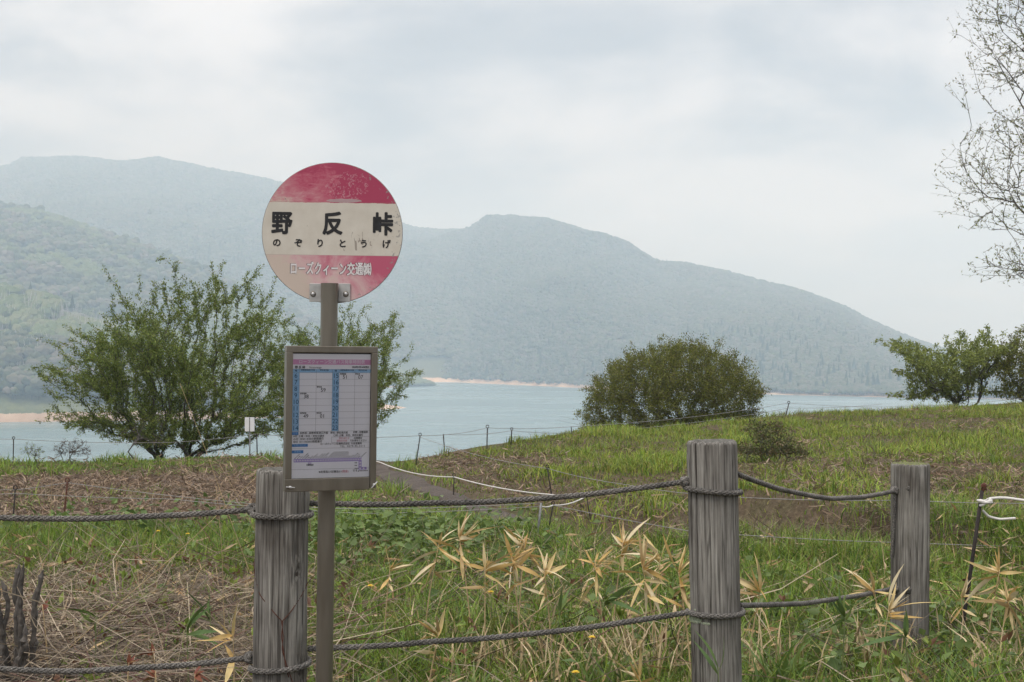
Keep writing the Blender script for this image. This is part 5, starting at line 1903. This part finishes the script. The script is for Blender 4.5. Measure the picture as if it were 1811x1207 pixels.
# --- green blades, foreground
X, Y = field(370000, 4.0, 10.2, g)
sf = straw_frac(X, Y)
clump = fbm(X * 3.2, Y * 3.2, 55, 2)
ok = (g.random(len(X)) > sf ** 0.7 * 1.02) & (g.random(len(X)) < 0.25 + 1.5 * np.clip(clump - 0.3, 0, 1)) & (np.abs(path_dist(X, Y)) > 0.10 + 0.2 * g.random(len(X)))
X, Y = X[ok], Y[ok]
n = len(X)
hgt = (0.06 + 0.18 * g.random(n) ** 1.8) * (0.7 + 0.9 * fbm(X * 1.1, Y * 1.1, 66, 2))
V, F, c = blades(X, Y, hgt, 0.0055 + 0.007 * g.random(n) ** 2, 0.15 + 0.9 * g.random(n), pick(GRASS, n, g), 3, 1)
tag(obj('meadow_grass', np_mesh('meadow_grass', V, F, M['grass'], False, {'tint': c})), 'green grass growing around the rope fence', 'grass', kind='stuff')
print('near grass', n)
# --- green blades, slope and strips beyond
X, Y = field(820000, 10.0, 31.0, g, 1.0)
sf = straw_frac(X, Y)
pdv = path_dist(X, Y)
sf = np.where((X > 1.5) & (X < 2.9) & (pdv > 1.3) & (pdv < 1.6), 0.55, sf)
vis = Y < np.interp(X, CX, CYc) + 1.6
ok = vis & (g.random(len(X)) > sf) & (np.abs(path_dist(X, Y)) > 0.10 + 0.2 * g.random(len(X))) & (g.random(len(X)) < np.clip(1.15 - Y / 42, 0.3, 1)) & (g.random(len(X)) < 0.35 + 1.3 * np.clip(fbm(X * 2.0, Y * 2.0, 57, 2) - 0.25, 0, 1))
X, Y = X[ok], Y[ok]
n = len(X)
lush = sstep(0.45, 0.7, fbm(X * 0.8, Y * 0.6, 58, 3))
tu = fbm(X * 2.6, Y * 2.2, 61, 2)
hgt = (0.04 + 0.10 * g.random(n)) * (0.45 + 0.6 * lush + 1.1 * sstep(0.5, 0.75, tu))
cc = pick(GRASS, n, g) * (0.85 + 0.3 * lush + 0.25 * sstep(0.45, 0.75, tu))[:, None]
yl = (path_dist(X, Y) > 0.3)
cc = np.where(yl[:, None], cc * np.array([1.12, 1.0, 0.95]), cc)
V, F, c = blades(X, Y, hgt, 0.007 + 0.008 * g.random(n), 0.2 + 0.9 * g.random(n), cc, 2, 2)
tag(obj('slope_grass', np_mesh('slope_grass', V, F, M['grass'], False, {'tint': c})), 'green grass covering the slope and crest', 'grass', kind='stuff')
print('far grass', n)


def sticks(x, y, zb, L_, w, az, el, cols, g, curve=0.15):
    """Thin straw ribbons lying or leaning at random."""
    n = len(x)
    d = np.stack([np.cos(az) * np.cos(el), np.sin(az) * np.cos(el), np.sin(el)], 1)
    sd = np.cross(d, g.normal(0, 1, (n, 3)))
    sd /= np.linalg.norm(sd, axis=1)[:, None]
    c0 = np.stack([x, y, ground(x, y) + zb], 1)
    bendv = g.normal(0, 1, (n, 3)) * (curve * L_)[:, None]
    V = []
    for s_ in (0, 0.5, 1.0):
        c = c0 + d * (L_ * s_)[:, None] + bendv * (s_ * (1 - s_))
        c[:, 2] = np.maximum(c[:, 2], c0[:, 2] - zb + 0.004)
        ww = (w * 0.5 * (1 - 0.5 * s_))[:, None]
        V += [c - sd * ww, c + sd * ww]
    V = np.stack(V, 1).reshape(-1, 3)
    i = np.arange(n)[:, None] * 6
    Q = np.concatenate([i + np.array([0, 1, 3, 2]), i + np.array([2, 3, 5, 4])], 0)
    return V, [Q], np.repeat(cols, 6, 0)


# --- dead straw, foreground tangle
X, Y = field(120000, 4.0, 10.0, g)
sf = straw_frac(X, Y)
ok = (g.random(len(X)) < sf * 0.95 + 0.04) & (np.abs(path_dist(X, Y)) > 0.38)
X, Y = X[ok], Y[ok]
n = len(X)
heap = 0.03 + 0.26 * fbm(X * 1.3, Y * 1.3, 71, 3) * (pxof(X, Y) < 520) * sstep(8.6, 6.2, Y) + 0.05 * (pxof(X, Y) >= 520)
el = g.normal(0.08, 0.30, n)
V, F, c = sticks(X, Y, heap * g.random(n), 0.08 + 0.38 * g.random(n) ** 2, 0.0022 + 0.0035 * g.random(n) ** 2, g.random(n) * 2 * PI, el, pick(STRAW, n, g, 0.5), g)
tag(obj('dry_straw', np_mesh('dry_straw', V, F, M['straw'], False, {'tint': c})), 'tangled dead straw lying around the fence posts', 'straw', kind='stuff')
print('straw', n)
X = np.concatenate([g.uniform(-2.9, -0.7, 1500), g.uniform(-0.6, 2.5, 120)])
Y = np.concatenate([g.uniform(4.6, 9.2, 1500), g.uniform(5.0, 8.0, 120)])
n = len(X)
V, F, c = sticks(X, Y, 0.02 + 0.22 * g.random(n) * sstep(8.6, 6.0, Y), 0.25 + 0.5 * g.random(n), 0.0035 + 0.0035 * g.random(n), g.random(n) * 2 * PI, g.normal(0.12, 0.25, n), pick([(0.40, 0.33, 0.24), (0.30, 0.235, 0.165), (0.25, 0.20, 0.155), (0.13, 0.07, 0.055)], n, g, 0.4), g, 0.25)
tag(obj('long_straw', np_mesh('long_straw', V, F, M['straw'], False, {'tint': c})), 'long pale straw stems tangled over the litter at left', 'straw', kind='stuff')
# --- upright dry stems in the foreground
X, Y = field(3400, 4.2, 9.2, g)
ok = g.random(len(X)) < 0.25 + 0.6 * straw_frac(X, Y)
X, Y = X[ok], Y[ok]
n = len(X)
V, F, c = blades(X, Y, 0.10 + 0.26 * g.random(n) ** 1.5, 0.004 + 0.005 * g.random(n), 0.1 + 0.9 * g.random(n), pick([(0.36, 0.28, 0.16), (0.42, 0.31, 0.16), (0.26, 0.20, 0.13)], n, g), 3, 3)
X2 = np.concatenate([g.normal(c0, 0.10, 70) for c0 in np.repeat((905.5 - np.array([810, 905, 950, 1060, 1110, 1150, 1200, 1345, 1545, 1770])) / -FPX * 6.1, 1)])
Y2 = g.normal(6.0, 0.22, len(X2))
V2, F2, c2_ = blades(X2, Y2, 0.10 + 0.28 * g.random(len(X2)), 0.006 + 0.010 * g.random(len(X2)), 0.2 + 0.9 * g.random(len(X2)), pick([(0.46, 0.36, 0.21), (0.52, 0.42, 0.27), (0.34, 0.25, 0.14)], len(X2), g), 3, 33)
F = [np.concatenate([a_, b_ + len(V)]) for a_, b_ in zip(F, F2)]
V, c = np.concatenate([V, V2]), np.concatenate([c, c2_])
tag(obj('dry_stems', np_mesh('dry_stems', V, F, M['straw'], False, {'tint': c})), 'upright dry grass stems among the green blades', 'dry grass', kind='stuff')
# --- leaf litter on the bank and in the slope's brown patches
X, Y = field(230000, 9.0, 27.0, g, 1.0)
sf = straw_frac(X, Y)
vis = Y < np.interp(X, CX, CYc) + 1.0
pdv = path_dist(X, Y)
ok = vis & (g.random(len(X)) < sf ** 1.2) & (np.abs(pdv) > 0.38) & (g.random(len(X)) < np.clip(1.2 - Y / 36, 0.3, 1))
X, Y = X[ok], Y[ok]
n = len(X)
V, F, c = sticks(X, Y, 0.01 + 0.05 * g.random(n), 0.04 + 0.09 * g.random(n), 0.006 + 0.009 * g.random(n), g.random(n) * 2 * PI, g.normal(0.1, 0.45, n), pick(LITTER, n, g, 0.5), g, 0.3)
tag(obj('leaf_litter', np_mesh('leaf_litter', V, F, M['straw'], False, {'tint': c})), 'brown dead leaves covering the bank and slope patches', 'leaf litter', kind='stuff')
print('litter', n)
# --- tan dead bamboo-grass leaves lying in the foreground
X, Y = field(2600, 4.2, 9.5, g)
n = len(X)
V, F, c = leaf_cloud(np.stack([X, Y, ground(X, Y) + 0.03 + 0.10 * g.random(n)], 1), np.stack([g.normal(0, 1, n), g.normal(0, 1, n), g.normal(0.15, 0.3, n)], 1), g, 0.11, 0.018, [(0.50, 0.36, 0.19), (0.44, 0.33, 0.20), (0.38, 0.24, 0.12)], 0.4, 0.3)
tag(obj('fallen_leaves', np_mesh('fallen_leaves', V, F, M['straw'], False, {'tint': c})), 'tan dead bamboo-grass leaves scattered in the foreground', 'leaves', kind='stuff')
# --- broad-leaved herbs behind the sign
X = np.concatenate([g.normal(-0.75, 0.45, 1500), g.uniform(-3.6, -1.2, 500), g.uniform(-0.4, 3.0, 600), g.uniform(1.2, 2.6, 400)])
Y = np.concatenate([g.normal(9.3, 0.65, 1500), g.uniform(9.6, 11.3, 500), g.uniform(5.6, 8.4, 600), g.uniform(5.2, 7.0, 400)])
n = len(X)
hz_ = 0.05 + 0.17 * g.random(n) * np.where(np.arange(n) < 2000, 1.0, 0.7)
dr = np.stack([g.normal(0, 1, n), g.normal(0, 1, n) - 0.3, g.normal(0, 0.2, n)], 1)
V, F, c = leaf_cloud(np.stack([X, Y, ground(X, Y) + hz_], 1), dr, g, 0.060, 0.042, [(0.12, 0.175, 0.05), (0.14, 0.20, 0.06), (0.09, 0.14, 0.042)], 1.2, 0.5)
tag(obj('broadleaf_herbs', np_mesh('broadleaf_herbs', V, F, M['grass'], False, {'tint': c})), 'patch of broad green leaves low behind the sign pole', 'herbs', kind='stuff')


# --- little green shoots in the straw at lower left
Cs, Ds = [], []
for k in range(110):
    x0, y0 = g.uniform(-2.6, -0.75), g.uniform(4.7, 8.6)
    if k > 80:
        x0, y0 = g.uniform(-0.4, 2.4), g.uniform(4.8, 7.5)
    z0 = float(ground(x0, y0)) + g.uniform(0.05, 0.24)
    for j in range(int(g.integers(5, 11))):
        Cs.append((x0 + g.normal(0, 0.018), y0 + g.normal(0, 0.018), z0 + 0.05 * g.random()))
        Ds.append((g.normal(0, 0.6), g.normal(0, 0.6), 0.7))
V, F, c = leaf_cloud(np.array(Cs), np.array(Ds), g, 0.052, 0.024, [(0.17, 0.23, 0.04), (0.13, 0.19, 0.035), (0.20, 0.24, 0.05), (0.14, 0.07, 0.04)], 0.6, 0.5)
tag(obj('green_shoots', np_mesh('green_shoots', V, F, M['grass'], False, {'tint': c})), 'little green shoots poking out of the straw', 'shoots', kind='stuff')


# ------------------------------------------------------------------ dead bamboo grass, plant by plant
def one_leaf(L_, w, curl_, twist, g, col):
    """A lance-shaped leaf along +X, folded at its midrib."""
    ns = 7
    V = []
    for k in range(ns):
        s_ = k / (ns - 1)
        ww = w * 0.5 * max(0.04, math.sin(PI * min(1, s_ ** 0.72 * 0.97 + 0.03)))
        x = L_ * s_
        z = -curl_ * L_ * s_ * s_
        tw = twist * s_
        sy, sz = math.cos(tw), math.sin(tw)
        for q_ in (-1, 0, 1):
            V.append((x, q_ * ww * sy, z + q_ * ww * sz + (0.25 * ww if q_ else 0)))
    F = []
    for k in range(ns - 1):
        for q_ in (0, 1):
            F.append((k * 3 + q_, k * 3 + q_ + 1, (k + 1) * 3 + q_ + 1, (k + 1) * 3 + q_))
    V = np.array(V)
    c = np.array(col)[None] * (0.85 + 0.3 * g.random((len(V), 1)))
    c[V[:, 0] < 0.25 * L_] *= np.array([0.92, 0.85, 0.7])
    return np_mesh('leaf', V, np.array(F), M['straw'], True, {'tint': c})


g = np.random.default_rng(402)
DEAD = [(0.56, 0.43, 0.20), (0.62, 0.50, 0.28), (0.50, 0.34, 0.13), (0.60, 0.51, 0.33), (0.42, 0.30, 0.15)]
LEAVES = [one_leaf(0.10 + 0.08 * g.random(), 0.011 + 0.010 * g.random(), g.uniform(-0.2, 0.35), g.normal(0, 0.9), g, DEAD[k % 5]) for k in range(14)]
LIVE = [one_leaf(0.16 + 0.10 * g.random(), 0.022 + 0.012 * g.random(), g.uniform(0.0, 0.45), g.normal(0, 0.4), g, [(0.10, 0.155, 0.045), (0.075, 0.125, 0.04), (0.13, 0.18, 0.05)][k % 3]) for k in range(8)]
M['dead_stem'] = mat_flat('dead_stem', (0.42, 0.31, 0.17), 0.7, var=0.3, scale=30)
M['live_stem'] = mat_flat('live_stem', (0.13, 0.16, 0.06), 0.7, var=0.3, scale=30)


def bamboo(px, py, Y, nl, spread, label, seed, leaves=LEAVES, stem='dead_stem', scale=1.0, name='dead_bamboo_grass', cat='dead plant', group='dead bamboo grass along the rope fence', side_=0.0):
    g = np.random.default_rng(seed)
    node = P(px, py, Y)
    bx = node.x - side_ + g.normal(0, 0.03)
    bz = float(ground(bx, Y))
    e_ = empty(name, (bx, Y, bz))
    top = Vector((node.x - bx, 0, max(0.08, node.z - bz)))
    MB().tube(smooth([(0, 0, -0.05), tuple(top * 0.45 + Vector((-top.x * 0.2, 0.01, 0))), tuple(top)], 10), [0.0032] * 6 + [0.0028, 0.0024, 0.002, 0.0015], 6).build('stem', M[stem], e_, True)
    pdir = g.choice([0.0, PI]) + g.normal(0, 0.5)
    for k in range(int(nl * (2.4 if name == 'dead_bamboo_grass' else 1.0))):
        o_ = obj('leaf', leaves[int(g.integers(len(leaves)))], e_)
        az = g.uniform(-PI, PI)
        el = g.normal(0.55, 0.6) if k < nl * 1.3 else g.normal(-0.1, 0.5)
        if k < nl * 1.3:
            az = pdir + g.normal(0, 0.7)
        back = g.uniform(0, 0.08) if k < nl * 1.3 else g.uniform(0.03, 0.28)
        o_.location = top * (1 - back)
        o_.rotation_euler = (g.normal(0, 0.8), -el * spread, az)
        s_ = scale * g.uniform(0.5, 1.25)
        o_.scale = (s_, s_, s_)
    tag(e_, label, cat, group)
    return e_


BG = [(812, 948, 6.3, 12, 'tallest tan dead bamboo grass, left of the rope fence middle'),
      (776, 962, 6.4, 6, 'small dead bamboo grass touching the left side of the tallest one'),
      (905, 985, 6.2, 9, 'drooping dead bamboo grass right of the tallest one'),
      (928, 958, 6.5, 9, 'bushy dead bamboo grass in front of the grey metal stake'),
      (962, 1006, 6.1, 8, 'dead bamboo grass low below the grey metal stake'),
      (858, 1002, 6.0, 7, 'low dead bamboo grass midway between sign pole and tall post'),
      (1052, 992, 6.1, 9, 'first dead bamboo grass of the clump left of the tall post'),
      (1102, 958, 6.4, 11, 'tall dead bamboo grass in the clump left of the tall post'),
      (1135, 998, 5.9, 11, 'wide-leaved dead bamboo grass in front of the bare path'),
      (1168, 985, 6.2, 7, 'dead bamboo grass leaning toward the tall post over the path'),
      (1200, 1012, 5.6, 8, 'dead bamboo grass touching the left side of the tall post'),
      (1346, 1040, 5.9, 9, 'dead bamboo grass right beside the tall post, above the lower rope'),
      (1545, 1038, 6.0, 8, 'dead bamboo grass just left of the mossy-topped post'),
      (1572, 1078, 5.7, 8, 'dead bamboo grass at the foot of the mossy-topped post'),
      (1700, 1052, 6.4, 8, 'low dead bamboo grass at the foot of the rusty rod'),
      (1768, 1008, 6.2, 11, 'large dead bamboo grass right of the rusty rod'),
      (1782, 1062, 6.0, 8, 'dead bamboo grass low near the right edge'),
      (776, 1118, 5.2, 5, 'single pale dead shoot just above the lower rope'),
      (412, 1120, 5.0, 4, 'folded orange dead leaves beside the left post'),
      (690, 1000, 6.3, 5, 'thin dead bamboo grass right of the sign pole'),
      (1130, 1195, 4.9, 5, 'dead leaves lying at the bottom left of the tall post')]
for k, (px, py, Y_, nl, lb) in enumerate(BG):
    bamboo(px, py, Y_, nl, 1.0, lb, 500 + k, side_=0.04 * (1 if k % 2 else -1))
# living bamboo grass and broad tufts
for k, (px, py, Y_, nl, lb) in enumerate([(1495, 1090, 5.6, 8, 'green bamboo grass left of the foot of the mossy-topped post'), (1600, 1120, 5.3, 8, 'green bamboo grass in front of the mossy-topped post'),
                                          (1270, 1180, 4.6, 4, 'green leaves at the foot of the tall post'), (990, 1080, 5.5, 6, 'green bamboo grass below the middle of the lower rope'),
                                          (1070, 1060, 5.8, 5, 'green bamboo grass left of the tall post above the lower rope'), (370, 1085, 5.4, 6, 'green leafy sprout left of the left post'),
                                          (330, 1110, 5.2, 7, 'green leafy sprout in the straw at lower left'), (170, 1090, 5.5, 6, 'green leafy sprout nearest the stump')]):
    bamboo(px, py, Y_, nl, 1.2, lb, 600 + k, LIVE, 'live_stem', 0.62, 'green_bamboo_grass', 'plant', 'green sprouts in the foreground')


def tuft(px, Y_, n, h, label, seed, col):
    g = np.random.default_rng(seed)
    bx = (px - 905.5) / FPX * Y_
    x = bx + g.normal(0, 0.045, n)
    y = Y_ + g.normal(0, 0.045, n)
    V, F, c = blades(x, y, h * (0.6 + 0.5 * g.random(n)), 0.013 + 0.010 * g.random(n), 0.2 + 0.6 * g.random(n), pick(col, n, g), 5, seed)
    off = np.array([bx, Y_, float(ground(bx, Y_))])
    ob_ = obj('grass_tuft', np_mesh('grass_tuft', V - off, F, M['grass'], True, {'tint': c}))
    ob_.location = off
    tag(ob_, label, 'grass tuft', 'broad green tufts in the foreground')


TG = [(0.13, 0.20, 0.045), (0.10, 0.165, 0.04), (0.16, 0.215, 0.06)]
tuft(1375, 5.6, 26, 0.36, 'broad-bladed green tuft right of the tall post below the lower rope', 701, TG)
tuft(1320, 5.3, 14, 0.30, 'green tuft touching the right side of the tall post', 702, TG)
tuft(1690, 5.4, 18, 0.26, 'broad green tuft below the rusty rod', 703, TG)
tuft(1050, 5.6, 16, 0.30, 'upright green tuft below the lower rope in the middle', 704, TG)
tuft(1180, 6.2, 14, 0.24, 'narrow green tuft above the lower rope left of the tall post', 705, TG)
tuft(650, 5.3, 16, 0.28, 'green tuft just right of the sign pole near the bottom', 706, TG)
tuft(840, 5.5, 14, 0.26, 'green tuft under the lower rope left of the middle', 707, TG)
tuft(1480, 5.2, 18, 0.30, 'green tuft at the bottom between the two right posts', 708, TG)
tuft(1290, 9.5, 18, 0.22, 'bright green tuft on the bank behind the tall post', 709, TG)

# red-leaved seedlings in the straw, lower left
RED = [one_leaf(0.075 + 0.03 * g.random(), 0.030, g.uniform(0.0, 0.3), g.normal(0, 0.4), g, [(0.21, 0.075, 0.042), (0.17, 0.055, 0.038), (0.19, 0.11, 0.045)][k % 3]) for k in range(6)]
for k, (px, py, Y_, nl, lb) in enumerate([(270, 1148, 5.0, 9, 'red-leaved seedling above the lower rope at lower left'), (228, 1172, 4.8, 6, 'small red-leaved seedling left of the larger one'), (345, 1192, 4.8, 6, 'red-leaved seedling below the rope near the left post'),
                                          (275, 1188, 4.7, 5, 'red leaves below the lower rope at the bottom'), (75, 1070, 5.6, 4, 'reddish seedling beside the stump')]):
    bamboo(px, py, Y_, nl, 1.0, lb, 800 + k, RED, 'dead_stem', 0.6, 'red_seedling', 'seedling', 'red seedlings at lower left')

# tall thin dry stalks
for (a, b, Y_, lb) in (((318, 678), (402, 905), 7.6, 'long thin straw stalk leaning in front of the left tree'), ((91, 810), (86, 945), 8.8, 'pale upright stalk at left in front of the brown bank'),
                       ((388, 820), (452, 942), 7.0, 'pale stalk leaning toward the left post'), ((455, 842), (190, 1085), 5.6, 'long straw crossing diagonally left of the left post'),
                       ((1230, 868), (985, 1055), 5.9, 'long straw slanting up to the tall post'), ((382, 860), (395, 1075), 6.0, 'thin upright stalk left of the left post')):
    p0, p1 = P(b[0], b[1], Y_), P(a[0], a[1], Y_ - 0.12)
    gz = float(ground(p0.x, p0.y))
    ex_ = p0 + (p0 - p1) * max(0.0, (p0.z - gz) / max(0.05, (p1.z - p0.z)))
    md_ = (p0 + p1) / 2 + Vector((0.01, 0, -0.008))
    ob_ = MB().tube(smooth([tuple(ex_ - p0), (0, 0, 0), tuple(md_ - p0), tuple(p1 - p0)], 18), np.linspace(0.0024, 0.0009, 18), 5).build('dry_stalk', M['dead_stem'], None, True)
    ob_.location = p0
    tag(ob_, lb, 'stalk', 'long dry stalks')

# weathered stump at the left edge
sg_ = P(22, 1100, 5.4)
g = np.random.default_rng(55)
e_ = empty('old_stump', (sg_.x, 5.4, float(ground(sg_.x, 5.4))))
for k in range(11):
    x0, y0 = g.normal(0, 0.055), g.normal(0, 0.03)
    hh_ = g.uniform(0.25, 0.58)
    pts = [(x0 * 0.6, y0, -0.05)] + [(x0 * (0.6 + 0.5 * q_) + g.normal(0, .012), y0 + g.normal(0, .012), hh_ * q_) for q_ in (0.2, 0.4, 0.6, 0.8, 1.0)]
    rr_ = np.linspace(0.020, 0.009, 22) * (0.6 + 0.8 * g.random(22))
    rr_[-1] = 0.002
    MB().tube(smooth(pts, 22) + g.normal(0, 0.0015, (22, 3)), rr_, 7).build('stem', M['bark'], e_)
for k in range(5):
    pts = [(g.normal(0, .04), 0, 0.16), (0.07 + 0.06 * k, -0.02, 0.17 + g.normal(0, .02)), (0.14 + 0.07 * k, -0.06, 0.08)]
    MB().tube(smooth(pts, 14), np.linspace(0.012, 0.004, 14), 7).build('root', M['bark'], e_, True)
tag(e_, 'old dark broken stump in the straw at the left edge', 'stump')

# dandelions
M['petal'] = mat_flat('petal', (0.75, 0.52, 0.03), 0.6, var=0.15, scale=200)
fl = [(655, 1037, 6.6), (868, 1048, 6.4), (1047, 1128, 5.6), (1240, 920, 8.8), (280, 940, 9.0), (332, 945, 9.0), (1018, 1190, 5.0)]
fd = ['right of the sign pole', 'below the tallest dead bamboo grass', 'under the lower rope near the middle', 'behind the tall post', 'left in the green strip', 'right of its twin in the green strip', 'near the bottom edge in the middle']
for (px, py, Y_), ds in zip(fl, fd):
    c = P(px, py, Y_)
    gz = float(ground(c.x, Y_))
    e_ = empty('yellow_flower', (c.x, Y_, gz))
    h_ = max(0.06, c.z - gz)
    MB().tube([(0, 0, -0.02), (0.004, 0, h_ * 0.6), (0, 0, h_)], 0.0016, 5).build('stem', M['live_stem'], e_, True)
    mbf = MB()
    for j in range(14):
        a = j * 2 * PI / 14
        for (r_, el_) in ((0.016, 0.15), (0.011, 0.6)):
            ux, uy = math.cos(a + el_), math.sin(a + el_)
            mbf.add([(0, 0, h_), (r_ * 0.7 * ux - 0.003 * uy, r_ * 0.7 * uy + 0.003 * ux, h_ + r_ * el_ * 0.7), (r_ * ux, r_ * uy, h_ + r_ * el_), (r_ * 0.7 * ux + 0.003 * uy, r_ * 0.7 * uy - 0.003 * ux, h_ + r_ * el_ * 0.7)], [(0, 1, 2, 3)])
    mbf.build('flower_head', M['petal'], e_)
    tag(e_, 'small yellow flower ' + ds, 'flower', 'yellow flowers in the grass')
